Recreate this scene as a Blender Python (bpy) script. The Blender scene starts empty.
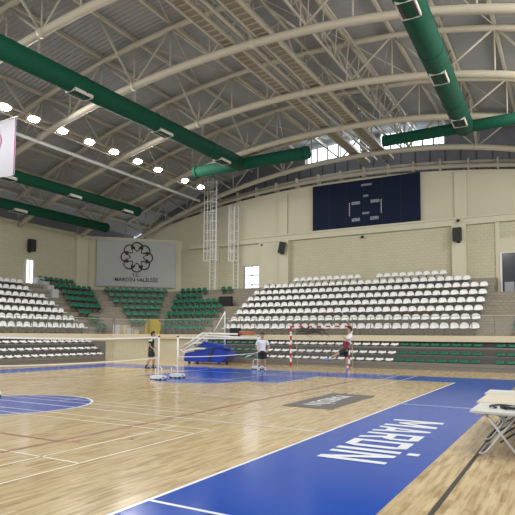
import bpy, bmesh, math, random
from mathutils import Vector, Matrix
random.seed(7)
S = bpy.context.scene
COL = S.collection
PI = math.pi
V = Vector

# ---------------------------------------------------------------- materials
def mat(name, col, rough=.6, metal=0., spec=.5, emit=None, estr=0., alpha=None, noise=None, bump=None, trans=0.):
    m = bpy.data.materials.new(name); m.use_nodes = True
    nt = m.node_tree; b = nt.nodes['Principled BSDF']
    b.inputs['Base Color'].default_value = (*col, 1); b.inputs['Roughness'].default_value = rough
    b.inputs['Metallic'].default_value = metal; b.inputs['Specular IOR Level'].default_value = spec
    if emit: b.inputs['Emission Color'].default_value = (*emit, 1); b.inputs['Emission Strength'].default_value = estr
    if alpha is not None: b.inputs['Alpha'].default_value = alpha
    if trans: b.inputs['Transmission Weight'].default_value = trans
    if noise:                                   # (scale, amount): gentle mottling of the colour
        tc = nt.nodes.new('ShaderNodeTexCoord'); n = nt.nodes.new('ShaderNodeTexNoise'); n.inputs['Scale'].default_value = noise[0]
        n.inputs['Detail'].default_value = 4
        r = nt.nodes.new('ShaderNodeMix'); r.data_type = 'RGBA'
        k = noise[1]
        r.inputs[6].default_value = (*[c*(1-k) for c in col], 1); r.inputs[7].default_value = (*[min(1, c*(1+k)) for c in col], 1)
        nt.links.new(tc.outputs['Object'], n.inputs['Vector']); nt.links.new(n.outputs['Fac'], r.inputs[0]); nt.links.new(r.outputs[2], b.inputs['Base Color'])
        if bump:
            bp = nt.nodes.new('ShaderNodeBump'); bp.inputs['Strength'].default_value = bump; bp.inputs['Distance'].default_value = .02
            nt.links.new(n.outputs['Fac'], bp.inputs['Height']); nt.links.new(bp.outputs['Normal'], b.inputs['Normal'])
    return m

def wood_floor():
    m = mat('parquet', (.6, .45, .28), .2); nt = m.node_tree; b = nt.nodes['Principled BSDF']
    tc = nt.nodes.new('ShaderNodeTexCoord'); mp = nt.nodes.new('ShaderNodeMapping'); mp.inputs['Rotation'].default_value = (0, 0, PI/2)
    nt.links.new(tc.outputs['Object'], mp.inputs['Vector'])
    br = nt.nodes.new('ShaderNodeTexBrick'); br.inputs['Scale'].default_value = 1; br.inputs['Brick Width'].default_value = .48; br.inputs['Row Height'].default_value = .065
    br.inputs['Mortar Size'].default_value = .0022; br.inputs['Mortar Smooth'].default_value = .3; br.offset = .37
    br.inputs['Color1'].default_value = (0, 0, 0, 1); br.inputs['Color2'].default_value = (1, 1, 1, 1); br.inputs['Mortar'].default_value = (.3, .3, .3, 1); br.inputs['Bias'].default_value = 0
    nt.links.new(mp.outputs[0], br.inputs['Vector'])
    ramp = nt.nodes.new('ShaderNodeValToRGB'); e = ramp.color_ramp.elements
    e[0].position = 0; e[0].color = (.46, .325, .165, 1); e[1].position = 1; e[1].color = (.67, .525, .31, 1)
    x = ramp.color_ramp.elements.new(.15); x.color = (.57, .43, .24, 1)
    x = ramp.color_ramp.elements.new(.6); x.color = (.61, .465, .26, 1)
    nt.links.new(br.outputs['Color'], ramp.inputs[0])
    mp2 = nt.nodes.new('ShaderNodeMapping'); mp2.inputs['Scale'].default_value = (9, .8, 1); nt.links.new(tc.outputs['Object'], mp2.inputs['Vector'])
    ns = nt.nodes.new('ShaderNodeTexNoise'); ns.inputs['Scale'].default_value = 2.2; ns.inputs['Detail'].default_value = 5; nt.links.new(mp2.outputs[0], ns.inputs['Vector'])
    r2 = nt.nodes.new('ShaderNodeValToRGB'); r2.color_ramp.elements[0].position = .34; r2.color_ramp.elements[0].color = (.62, .54, .43, 1); r2.color_ramp.elements[1].position = .55; r2.color_ramp.elements[1].color = (1, 1, 1, 1)
    nt.links.new(ns.outputs['Fac'], r2.inputs[0])
    mx = nt.nodes.new('ShaderNodeMix'); mx.data_type = 'RGBA'; mx.blend_type = 'MULTIPLY'; mx.inputs[0].default_value = .85
    nt.links.new(ramp.outputs[0], mx.inputs[6]); nt.links.new(r2.outputs[0], mx.inputs[7]); nt.links.new(mx.outputs[2], b.inputs['Base Color'])
    b.inputs['Roughness'].default_value = .17; b.inputs['Specular IOR Level'].default_value = .5
    n3 = nt.nodes.new('ShaderNodeTexNoise'); n3.inputs['Scale'].default_value = 3.; nt.links.new(tc.outputs['Object'], n3.inputs['Vector'])
    bp = nt.nodes.new('ShaderNodeBump'); bp.inputs['Strength'].default_value = .06; bp.inputs['Distance'].default_value = .02
    nt.links.new(n3.outputs['Fac'], bp.inputs['Height']); nt.links.new(bp.outputs['Normal'], b.inputs['Normal'])
    return m

def brick_mat(name, c1, c2, mortar, w, h, ms, rough=.8, bump=.3, axes='XZ'):
    m = mat(name, c1, rough); nt = m.node_tree; b = nt.nodes['Principled BSDF']
    tc = nt.nodes.new('ShaderNodeTexCoord'); sx = nt.nodes.new('ShaderNodeSeparateXYZ'); cb = nt.nodes.new('ShaderNodeCombineXYZ')
    nt.links.new(tc.outputs['Object'], sx.inputs[0]); nt.links.new(sx.outputs[axes[0]], cb.inputs['X']); nt.links.new(sx.outputs[axes[1]], cb.inputs['Y'])
    br = nt.nodes.new('ShaderNodeTexBrick'); br.inputs['Scale'].default_value = 1; br.inputs['Brick Width'].default_value = w; br.inputs['Row Height'].default_value = h
    br.inputs['Mortar Size'].default_value = ms; br.inputs['Color1'].default_value = (*c1, 1); br.inputs['Color2'].default_value = (*c2, 1); br.inputs['Mortar'].default_value = (*mortar, 1)
    nt.links.new(cb.outputs[0], br.inputs['Vector']); nt.links.new(br.outputs['Color'], b.inputs['Base Color'])
    bp = nt.nodes.new('ShaderNodeBump'); bp.invert = True; bp.inputs['Strength'].default_value = bump; bp.inputs['Distance'].default_value = .01
    nt.links.new(br.outputs['Fac'], bp.inputs['Height']); nt.links.new(bp.outputs['Normal'], b.inputs['Normal'])
    return m

def glass_mat(name, col, a):
    m = bpy.data.materials.new(name); m.use_nodes = True; nt = m.node_tree; nt.nodes.clear()
    o = nt.nodes.new('ShaderNodeOutputMaterial'); mx = nt.nodes.new('ShaderNodeMixShader'); t = nt.nodes.new('ShaderNodeBsdfTransparent')
    g = nt.nodes.new('ShaderNodeBsdfPrincipled'); g.inputs['Base Color'].default_value = (*col, 1); g.inputs['Roughness'].default_value = .08
    mx.inputs[0].default_value = a; nt.links.new(t.outputs[0], mx.inputs[1]); nt.links.new(g.outputs[0], mx.inputs[2]); nt.links.new(mx.outputs[0], o.inputs[0])
    return m

M = {}
M['floor'] = wood_floor()
M['blue'] = mat('court_blue_paint', (.006, .070, .43), .16, spec=.28, noise=(1.3, .12))
M['blue2'] = mat('circle_blue_paint', (.04, .09, .42), .2, spec=.35, noise=(2, .1))
M['white_line'] = mat('white_court_line', (.80, .82, .84), .3)
M['cream_line'] = mat('cream_court_line', (.84, .78, .60), .3)
M['red_line'] = mat('dark_red_court_line', (.24, .05, .025), .35)
M['sticker'] = mat('grey_floor_sticker', (.13, .12, .12), .4, noise=(6, .15))
M['wall_low'] = brick_mat('painted_block_wall', (.58, .54, .385), (.55, .51, .36), (.46, .425, .295), .4, .2, .012, axes='XZ')
M['wall_low_l'] = brick_mat('painted_block_wall_side', (.58, .54, .385), (.55, .51, .36), (.46, .425, .295), .4, .2, .012, axes='YZ')
M['wall_up'] = mat('cream_panel_wall', (.61, .57, .425), .7, noise=(.5, .04))
M['cream'] = mat('cream_paint', (.62, .58, .43), .65, noise=(.8, .04))
M['cladding'] = mat('grey_metal_cladding', (.20, .20, .23), .5, noise=(2, .1))
M['concrete'] = brick_mat('stand_block_concrete', (.30, .265, .205), (.27, .24, .185), (.20, .175, .135), .3, .15, .014, axes='XZ')
M['tread'] = mat('stand_tread_concrete', (.36, .33, .27), .85, noise=(3, .1))
M['fascia'] = mat('cream_slab_edge', (.66, .575, .42), .7, noise=(1.5, .06))
M['steel'] = mat('beige_painted_steel', (.49, .445, .345), .45, noise=(1.5, .05))
M['steel_d'] = mat('dull_painted_steel', (.43, .39, .31), .5, noise=(1.5, .08))
M['deck'] = mat('grey_roof_deck', (.33, .335, .33), .6, noise=(.6, .1))
M['green_duct'] = mat('green_duct_fabric', (.003, .07, .038), .75, spec=.25, noise=(7, .3), bump=.4)
M['grille'] = mat('grey_grille', (.12, .11, .10), .6)
M['grille_f'] = mat('pale_grille_frame', (.62, .60, .52), .5)
M['grating'] = mat('tan_grating', (.27, .235, .17), .6, noise=(8, .2))
M['seat_w'] = mat('white_seat_plastic', (.80, .80, .79), .4)
M['seat_g'] = mat('green_seat_plastic', (.010, .15, .085), .4)
M['bleach'] = mat('grey_bleacher_board', (.20, .185, .165), .6, noise=(4, .12))
M['bleach_d'] = mat('dark_bleacher_riser', (.10, .095, .085), .7)
M['navy'] = mat('scoreboard_navy', (.003, .010, .036), .7, spec=.25, noise=(1.2, .1))
M['score_t'] = mat('scoreboard_print', (.62, .66, .72), .6)
M['banner'] = mat('grey_white_banner', (.47, .475, .47), .8, noise=(.8, .04))
M['banner_w'] = mat('white_flag_cloth', (.40, .40, .44), .8, noise=(1.5, .06))
M['brown'] = mat('dark_brown_print', (.055, .035, .02), .7)
M['pink'] = mat('magenta_print', (.42, .05, .25), .7)
M['black'] = mat('black_plastic', (.012, .012, .014), .5)
M['dark'] = mat('dark_rubber', (.03, .03, .032), .7)
M['white'] = mat('white_paint', (.82, .82, .80), .35)
M['red'] = mat('red_paint', (.50, .03, .03), .4)
M['orange'] = mat('orange_rim_paint', (.55, .16, .06), .45)
M['vinyl'] = mat('blue_vinyl_padding', (.012, .045, .42), .38, noise=(4, .12))
M['vinyl_l'] = mat('pale_blue_vinyl', (.10, .20, .55), .38)
M['glass'] = glass_mat('rail_glass', (.5, .55, .52), .07)
M['pane'] = mat('daylit_window', (.8, .85, .9), .3, emit=(.86, .93, 1.), estr=1.4)
M['pane_s'] = mat('bright_clerestory_daylight', (.8, .85, .9), .3, emit=(.74, .88, 1.), estr=2.2)
M['lamp'] = mat('lamp_lens', (1, 1, 1), .3, emit=(.93, .96, 1.), estr=45)
M['darkglass'] = mat('dark_door_glass', (.035, .04, .045), .15)
M['net'] = mat('net_cord', (.55, .53, .48), .8)
M['net_d'] = mat('dark_net_cord', (.06, .06, .06), .8)
M['table'] = mat('beige_table_top', (.66, .58, .46), .45, noise=(2, .03))
M['table_w'] = mat('pale_grey_table_top', (.62, .62, .60), .4, noise=(2, .03))
M['tube'] = mat('grey_table_tube', (.55, .54, .51), .35, metal=.3)
M['skin'] = mat('skin', (.42, .25, .165), .55)
M['hair'] = mat('dark_hair', (.015, .012, .01), .7, noise=(40, .3))
M['shirt_w'] = mat('white_sport_shirt', (.74, .76, .80), .8)
M['shirt_k'] = mat('black_sport_cloth', (.018, .018, .022), .8)
M['maroon'] = mat('maroon_sport_cloth', (.22, .02, .035), .8)
M['shoe_b'] = mat('blue_shoe', (.08, .25, .50), .5)
M['shoe_w'] = mat('white_shoe', (.65, .68, .72), .5)
M['yellow'] = mat('yellow_board', (.42, .32, .02), .6, noise=(3, .1))
M['strip'] = mat('black_cable_strip', (.05, .048, .042), .6)

# ---------------------------------------------------------------- helpers
def bm_(): return bmesh.new()
def obj(name, bm, m, parent=None, smooth=False, kind=None, loc=None):
    me = bpy.data.meshes.new(name)
    bmesh.ops.recalc_face_normals(bm, faces=bm.faces[:])
    bm.to_mesh(me); bm.free()
    for x in (m if isinstance(m, (list, tuple)) else [m]): me.materials.append(M[x])
    if smooth:
        for p in me.polygons: p.use_smooth = True
    o = bpy.data.objects.new(name, me); COL.objects.link(o)
    if parent: o.parent = parent
    if kind: o['kind'] = kind
    if loc: o.location = loc
    return o
def tag(o, label, cat, group=None, kind=None):
    o['label'] = label; o['category'] = cat
    if group: o['group'] = group
    if kind: o['kind'] = kind
    return o
def empty(name, loc, label, cat, group=None, rz=0):
    o = bpy.data.objects.new(name, None); COL.objects.link(o); o.location = loc; o.rotation_euler = (0, 0, rz); o.empty_display_size = .1
    return tag(o, label, cat, group)
def box(bm, x0, x1, y0, y1, z0, z1, mi=0):
    vs = [bm.verts.new((x, y, z)) for z in (z0, z1) for y in (y0, y1) for x in (x0, x1)]
    for f in ((0, 1, 3, 2), (4, 5, 7, 6), (0, 1, 5, 4), (2, 3, 7, 6), (0, 2, 6, 4), (1, 3, 7, 5)):
        bm.faces.new([vs[i] for i in f]).material_index = mi
def prism(bm, pts, vec, mi=0):
    a = [bm.verts.new(p) for p in pts]; b = [bm.verts.new(V(p)+V(vec)) for p in pts]; n = len(a)
    bm.faces.new(a).material_index = mi; bm.faces.new(b[::-1]).material_index = mi
    for i in range(n): bm.faces.new((a[i], a[(i+1) % n], b[(i+1) % n], b[i])).material_index = mi
def frame_(t):
    t = t.normalized(); u = V((0, 0, 1)) if abs(t.z) < .95 else V((1, 0, 0))
    a = t.cross(u).normalized(); return a, a.cross(t).normalized()
def tube(bm, pts, r, n=8, closed=False, mi=0, squash=None):
    pts = [V(p) for p in pts]; rings = []; N = len(pts)
    for i, p in enumerate(pts):
        t = (pts[(i+1) % N]-pts[i-1]) if closed else (pts[min(i+1, N-1)]-pts[max(i-1, 0)])
        a, b = frame_(t); rr = r[i] if isinstance(r, (list, tuple)) else r
        sa, sb = squash or (1, 1)
        rings.append([bm.verts.new(p+a*math.cos(2*PI*k/n)*rr*sa+b*math.sin(2*PI*k/n)*rr*sb) for k in range(n)])
    for i in range(N if closed else N-1):
        A, B = rings[i], rings[(i+1) % N]
        for k in range(n): bm.faces.new((A[k], A[(k+1) % n], B[(k+1) % n], B[k])).material_index = mi
    if not closed: bm.faces.new(rings[0][::-1]).material_index = mi; bm.faces.new(rings[-1]).material_index = mi
def flat(bm, pts, mi=0): bm.faces.new([bm.verts.new(p) for p in pts]).material_index = mi
ORD = ['first', 'second', 'third', 'fourth', 'fifth', 'sixth', 'seventh', 'eighth', 'ninth', 'tenth', 'eleventh', 'twelfth', 'thirteenth', 'fourteenth', 'fifteenth', 'sixteenth', 'seventeenth', 'eighteenth', 'nineteenth', 'twentieth']
TENS = {2: ('twentieth', 'twenty'), 3: ('thirtieth', 'thirty'), 4: ('fortieth', 'forty'), 5: ('fiftieth', 'fifty'), 6: ('sixtieth', 'sixty')}
def ordn(i):
    if i <= 20: return ORD[i-1]
    t, u = divmod(i, 10); return TENS[t][0] if u == 0 else TENS[t][1]+'-'+ORD[u-1]

# ---------------------------------------------------------------- camera
cam = bpy.data.cameras.new('camera'); co = bpy.data.objects.new('camera', cam); COL.objects.link(co); S.camera = co
pitch, yaw, roll = math.radians(3.8975), math.radians(29.7115), .006
F = V((-math.sin(yaw)*math.cos(pitch), math.cos(yaw)*math.cos(pitch), math.sin(pitch)))
R = V((math.cos(yaw), math.sin(yaw), 0)); U = R.cross(F)
# the horizon tips down to the right in the photograph: roll of the camera
R2 = R*math.cos(roll)+U*math.sin(roll); U2 = U*math.cos(roll)-R*math.sin(roll)
mw = Matrix((( R2.x, U2.x, -F.x, 0), (R2.y, U2.y, -F.y, 0), (R2.z, U2.z, -F.z, 1.62), (0, 0, 0, 1)))
co.matrix_world = mw
cam.sensor_width = 36; cam.lens = 545/515*36; cam.shift_y = 40.5/515; cam.clip_end = 200

# ---------------------------------------------------------------- court floor
bm = bm_(); box(bm, -34.2, 5, -3, 36.6, -.3, 0); floor = obj('floor', bm, 'floor', kind='structure')
CX, CY = -11.75, 8.6
OX, OY = -11.3, 8.25
def rect(bm, x0, x1, y0, y1, z, mi=0): flat(bm, [(x0, y0, z), (x1, y0, z), (x1, y1, z), (x0, y1, z)], mi)
bm = bm_()
flat(bm, [(-3.68, -3, .002), (-1.57, -3, .002), (-1.57, 22.6, .002), (-3.5, 22.6, .002)]); rect(bm, -20.05, -3.5, 20.06, 22.6, .002); rect(bm, -22.2, -20.05, -3, 22.6, .002)
obj('blue_border', bm, 'blue', floor)
def keypts(r_off=0, y0=16.45):
    pts = [(CX+3.15+r_off, 20.06), (CX+3.15+r_off, y0-r_off)]
    for i in range(17):
        a = i/16*PI; pts.append((CX+math.cos(a)*(1.85+r_off), y0-math.sin(a)*(1.75+r_off)-0))
    pts += [(CX-3.15-r_off, y0-r_off), (CX-3.15-r_off, 20.06)]
    return pts
bm = bm_(); flat(bm, [(x, y, .002) for x, y in keypts()]); obj('blue_key_area', bm, 'blue', floor)
bm = bm_(); flat(bm, [(OX+1.8*math.cos(a*PI/32), OY+1.8*math.sin(a*PI/32), .002) for a in range(64)]); obj('blue_centre_circle', bm, 'blue2', floor)
def lines(name, m, L, z=.0045):
    bm = bm_()
    for (x0, y0, x1, y1, w) in L:
        d = V((x1-x0, y1-y0, 0)).normalized(); n = V((-d.y, d.x, 0))*w/2; a = V((x0, y0, z)); b = V((x1, y1, z))
        flat(bm, [a-n, b-n, b+n, a+n])
    return obj(name, bm, m, floor)
W = .05
L = [(-3.68, -3, -3.5, 20.09, W), (-20.05, 20.06, -3.48, 20.06, W), (-20.05, -3, -20.05, 20.06, W), (-20, CY, -3.6, CY, .045), (-3.6, 4.22, -1.6, 4.22, .05), (-3.6, 13.15, -1.6, 13.15, .05)]
kp = keypts(.03); L += [(*kp[i], *kp[i+1], .06) for i in range(len(kp)-1)]
L += [(OX+1.83*math.cos(a), OY+1.83*math.sin(a), OX+1.83*math.cos(a+PI/32), OY+1.83*math.sin(a+PI/32), .06) for a in [i*PI/32 for i in range(64)]]
lines('white_line_marking', 'white_line', L)
L = []
for (y0, y1) in ((2.1, 7.8), (9.2, 15.3), (16.4, 22.5)):     # three badminton courts side by side
    x0, x1 = -19.5, -5.38; ym = (y0+y1)/2
    for x in (x0, x1, x0+.72, x1-.72, -10.8, -14.8): L.append((x, y0, x, y1, .035))
    for y in (y0, y1, y0+.42, y1-.42): L.append((x0, y, x1, y, .035))
    L += [(x0, ym, -14.8, ym, .035), (-10.8, ym, x1, ym, .035)]
lines('cream_line_marking', 'cream_line', L, .0035)
lines('red_line_marking', 'red_line', [(-6.77, -3, -6.77, 19.5, .05), (-6.77, 5.78, -17, 5.78, .045), (-16.9, -3, -16.9, 19.5, .05), (-6.77, 11.8, -8.2, 11.8, .03)], .004)
bm = bm_(); rect(bm, -1.165, -1.115, -3, 11.8, .004); obj('black_cable_strip', bm, 'strip', floor)
bm = bm_()
for (x, y) in ((-6.45, 5.9), (-6.2, 6.15), (-5.9, 6.5), (-6.5, 4.0)): rect(bm, x-.09, x+.02, y-.03, y+.02, .0048)
obj('brown_tape_mark', bm, 'red_line', floor)
def text(name, s, size, m, loc, rot, parent, ext=.0, sx=1, align='CENTER', bold=0, label=None):
    cu = bpy.data.curves.new(name, 'FONT'); cu.body = s; cu.size = size; cu.extrude = ext; cu.align_x = align; cu.align_y = 'CENTER'; cu.offset = bold
    cu.resolution_u = 3
    t = bpy.data.objects.new(name, cu); COL.objects.link(t)
    dg = bpy.context.evaluated_depsgraph_get(); me = bpy.data.meshes.new_from_object(t.evaluated_get(dg)); bpy.data.objects.remove(t)
    me.materials.clear(); me.materials.append(M[m])
    o = bpy.data.objects.new(name, me); COL.objects.link(o); o.location = loc; o.rotation_euler = rot; o.scale = (sx, 1, 1)
    if parent: o.parent = parent
    return o
LET = {   # bold block capitals as polygons in a unit cell
 'M': [[(0,0),(.2,0),(.2,1),(0,1)],[(.8,0),(1,0),(1,1),(.8,1)],[(0,1),(.24,1),(.58,.2),(.42,.2)],[(.76,1),(1,1),(.58,.2),(.42,.2)]],
 'A': [[(0,0),(.24,0),(.60,1),(.38,1)],[(.76,0),(1,0),(.62,1),(.40,1)],[(.2,.2),(.8,.2),(.74,.36),(.26,.36)]],
 'R': [[(0,0),(.24,0),(.24,1),(0,1)],[(.2,.83),(.74,.83),(.84,1),(.2,1)],[(.2,.4),(.8,.4),(.74,.56),(.2,.56)],[(.74,.5),(.8,.4),(.97,.55),(.97,.85),(.84,1),(.74,.88)],[(.42,.44),(.70,.44),(1,0),(.74,0)]],
 'D': [[(0,0),(.24,0),(.24,1),(0,1)],[(.2,.83),(.66,.83),(.82,1),(.2,1)],[(.2,0),(.82,0),(.66,.17),(.2,.17)],[(.70,.14),(.82,0),(.98,.2),(.98,.8),(.82,1),(.70,.86)]],
 'I': [[(0,0),(1,0),(1,1),(0,1)],[(0,1.1),(1,1.1),(1,1.27),(0,1.27)]],
 'N': [[(0,0),(.23,0),(.23,1),(0,1)],[(.77,0),(1,0),(1,1),(.77,1)],[(0,1),(.27,1),(1,0),(.73,0)]]}
def block_text(bm, word, y_start, y_end, x_base, cap_h, gap=.2):
    wd = {'M': 1.25, 'I': .24}; tot = sum(wd.get(c, .9) for c in word)+gap*(len(word)-1); k = (y_start-y_end)/tot; y = y_start; n = 0
    for c in word:
        w_ = wd.get(c, .9)*k
        for poly in LET[c]:
            n += 1; flat(bm, [(x_base+v*cap_h, y-u*w_, .0045+n*.00008) for u, v in poly])
        y -= w_+gap*k
bm = bm_(); block_text(bm, 'MARDIN', 10.68, 6.86, -2.99, .93); obj('mardin_lettering', bm, 'white_line', floor)
st = bm_(); rect(st, -5.82, -4.58, 11.3, 14.5, .0045); stick = obj('grey_floor_sticker', st, 'sticker', floor)
t = text('sticker_lettering', 'MARDİN', .62, 'white_line', (0, 0, 0), (0, 0, 0), floor, bold=.01)
xs = [v.co.x for v in t.data.vertices]; ys = [v.co.y for v in t.data.vertices]; x0, x1, y0, y1 = min(xs), max(xs), min(ys), max(ys)
for v in t.data.vertices: v.co = V((-5.5+(v.co.y-y0)/(y1-y0)*.62, 14.0-(v.co.x-x0)/(x1-x0)*2.2, .006))

# ---------------------------------------------------------------- room shell
XL, YE = -33.1, 36.0
def topz(x): return 12.62-.0068*(x+13.5)**2
bm = bm_(); box(bm, -34.2, 2.5, YE, YE+.3, 0, 8.65); obj('wall_far', bm, 'wall_low', kind='structure')
bm = bm_(); xs = [-31.8+i*(34.3/40) for i in range(41)]
prism(bm, [(-31.8, YE+.04, 8.65), (2.5, YE+.04, 8.65)]+[(x, YE+.04, topz(x)) for x in xs[::-1]], (0, .25, 0)); obj('wall_far_upper', bm, 'wall_up', kind='structure')
bm = bm_(); box(bm, -27, 2.5, YE-.22, YE+.02, 8.62, 9.08); box(bm, -27, 2.5, YE-.3, YE+.02, 9.0, 9.12); obj('trim_1', bm, 'cream', kind='structure')
bm = bm_(); box(bm, XL-.3, XL, -3, 30.9, 0, 9.3); obj('wall_left', bm, 'wall_low_l', kind='structure')
bm = bm_(); c = -63.9
prism(bm, [(XL-.1, XL-.1-c, 0), (YE+.2+c, YE+.2, 0), (YE+.2+c-.3, YE+.2+.1, 0), (XL-.3, XL-.3-c+.3, 0)], (0, 0, 9.45)); obj('wall_corner', bm, 'wall_up', kind='structure')
bm = bm_()      # capping arc along the top of the far wall
for dz, r, dy in ((.22, .13, -.15), (.62, .09, .3)): tube(bm, [(x, YE+dy, topz(x)+dz) for x in xs], r, 8)
for i in range(1, 40, 2): box(bm, xs[i]-.05, xs[i]+.05, YE-.2, YE+.4, topz(xs[i])-.02, topz(xs[i])+.7)
obj('trim_2', bm, 'steel_d', kind='structure')
for n_, (xa, xb, y, z1, m_) in enumerate([(-20.35, -17.95, .16, 8.62, 'cream'), (-18.45, -17.75, .42, 8.62, 'cream'), (-6.25, -5.4, .42, 8.62, 'cream'), (-18.7, -18.0, .1, 12.2, 'cream'), (-6.1, -5.35, .1, 12.1, 'cream'), (-3.75, -3.5, .12, 8.62, 'cream'), (-24.6, -24.0, .2, 8.62, 'cream')]):
    bm = bm_(); box(bm, xa, xb, YE-y, YE+.02, 9.1 if z1 > 9 else 5.2, z1); obj('trim_%d' % (n_+3), bm, m_, kind='structure')
bm = bm_(); box(bm, XL, XL+.35, 29.3, 30.4, 5, 9.3); obj('trim_12', bm, 'cream', kind='structure')
bm = bm_(); box(bm, XL, XL+.2, 20.5, 21.3, 5, 9.4); obj('trim_13', bm, 'cream', kind='structure')
bm = bm_(); box(bm, XL-.3, XL+.12, -3, 30.9, 9.25, 9.45); obj('trim_14', bm, 'cream', kind='structure')
# wall lower below the stands: corner
bm = bm_(); box(bm, -35.2, -35.0, -3, 38, 8, 13); obj('wall_left_upper', bm, 'cladding', kind='structure')
# gable with clerestory windows behind the far wall
def arc(x): return 13.85-.0105*(x+12)**2-.006*max(0, x+8)**2
GY = 38.
bm = bm_(); gx = [-34+i*1.0 for i in range(40)]
def gable_seg(x0, x1, z0f, z1f): prism(bm, [(x0, GY, z0f(x0)), (x1, GY, z0f(x1)), (x1, GY, z1f(x1)), (x0, GY, z1f(x0))], (0, .08, 0))
wins = [(-17.3, -13.0), (-11.5, -7.0)]
x = -34.
while x < 4.0:
    xn = round(x+.5, 2); zt = lambda q: arc(q)+2.6; inwin = any(a <= x+.25 <= b for a, b in wins)
    gable_seg(x, xn, lambda q: 8.0, (lambda q: arc(q)+1.2) if inwin else zt)
    x = xn
obj('wall_gable', bm, 'cladding', kind='structure')
bm = bm_()
for x in gx[::1]:
    if x < 3: box(bm, x-.04, x+.04, GY-.05, GY+.01, 9, arc(x)+1.16)
obj('trim_15', bm, 'bleach_d', kind='structure')
for n_, (a, b) in enumerate(wins):
    w = empty('window_%d' % (n_+1), (0, 0, 0), '', ''); del w['label'], w['category']; w['kind'] = 'structure'
    bm = bm_(); prism(bm, [(a, GY+.03, arc(a)+1.2), (b, GY+.03, arc(b)+1.2), (b, GY+.03, arc(b)+2.35), (a, GY+.03, arc(a)+2.35)], (0, .03, 0)); obj('window_pane', bm, 'pane_s', w)
    bm = bm_(); k = int((b-a)/.72)
    for i in range(k+1):
        x = a+(b-a)*i/k; box(bm, x-.05, x+.05, GY-.06, GY+.03, arc(x)+1.2, arc(x)+2.35)
    obj('window_frame', bm, 'steel_d', w)
# roof deck, real corrugations running along the arc
bm = bm_(); P = .25; ny = int((GY+.3-1)/P); NX = 44; rows = []
for j in range(ny*2+1):
    y = 1+j*P/2; lift = .075 if (j//1) % 2 else 0
    rows.append([bm.verts.new((-35+39.5*i/NX, y, arc(-35+39.5*i/NX)+2.42+lift)) for i in range(NX+1)])
for j in range(len(rows)-1):
    for i in range(NX): bm.faces.new((rows[j][i], rows[j][i+1], rows[j+1][i+1], rows[j+1][i]))
ceiling = obj('ceiling', bm, 'deck', kind='structure')

# ---------------------------------------------------------------- roof trusses
TY = [8.5, 13.8, 19.1, 24.4, 29.7, 35.0]
NXs = [-33.2+2.2*i for i in range(17)]
DEP = 2.05
names = ['sixth', 'fifth', 'fourth', 'third', 'second', 'first']
for ti, y in enumerate(TY):
    t = empty('roof_truss', (0, y, 0), '%s arched beige steel roof truss counting from the far wall' % names[ti], 'roof truss', 'arched roof trusses')
    fx = [-33.4+i*(37.4/44) for i in range(45)]
    bm = bm_(); tube(bm, [(x, 0, arc(x)) for x in fx], .17, 14); obj('lower_chord', bm, 'steel', t, True)
    bm = bm_(); tube(bm, [(x, 0, arc(x)+DEP) for x in fx], .135, 12); obj('upper_chord', bm, 'steel', t, True)
    for i, x in enumerate(NXs):
        bm = bm_(); tube(bm, [(x, 0, arc(x)), (x, 0, arc(x)+DEP)], .04, 6); obj('upright_strut', bm, 'steel_d', t, True)
        if i < len(NXs)-1:
            xn = NXs[i+1]; a, b = ((x, 0, arc(x)), (xn, 0, arc(xn)+DEP)) if i % 2 else ((x, 0, arc(x)+DEP), (xn, 0, arc(xn)))
            bm = bm_(); tube(bm, [a, b], .055, 6); obj('diagonal_strut', bm, 'steel_d', t, True)
        if i % 3 == 1:
            for s in (-1, 1):
                if y+s*2.2 > 37.5: continue
                bm = bm_(); tube(bm, [(x, 0, arc(x)), (x, s*2.3, arc(x)+DEP+.1)], .06, 6); obj('knee_brace', bm, 'steel_d', t, True)
            bm = bm_(); tube(bm, [(x-.09, 0, arc(x-.09)), (x+.09, 0, arc(x+.09))], .20, 14); obj('joint_collar', bm, 'steel', t, True)
for i, x in enumerate(NXs):
    z = arc(x)+DEP+.24
    side = 'left' if x < -12 else 'right'
    bm = bm_(); sl = math.atan(-.021*(x+12))
    box(bm, -.055, .055, 1, GY-.1, -.09, .09); o = obj('roof_purlin', bm, 'steel', loc=(x, 0, z)); o.rotation_euler = (0, -sl, 0)
    tag(o, 'long beige roof purlin under the grey deck, %s from the left eave' % ordn(i+1), 'purlin', 'roof purlins')
k = 0
for bi in range(5):
    for i in range(1+(bi % 2), 15, 3):
        x, xn = NXs[i], NXs[i+1]; z = arc(x)+DEP+.12; zn = arc(xn)+DEP+.12; k += 1
        r = empty('cross_brace', (0, 0, 0), 'thin steel cross brace, %s roof bay from far wall, %s purlin gap from left' % (ORD[4-bi], ORD[i]), 'brace', 'roof cross braces')
        for a, b in (((x, TY[bi], z), (xn, TY[bi+1], zn)), ((xn, TY[bi], zn), (x, TY[bi+1], z))):
            bm = bm_(); tube(bm, [a, b], .022, 5); obj('rod', bm, 'steel_d', r)

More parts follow.
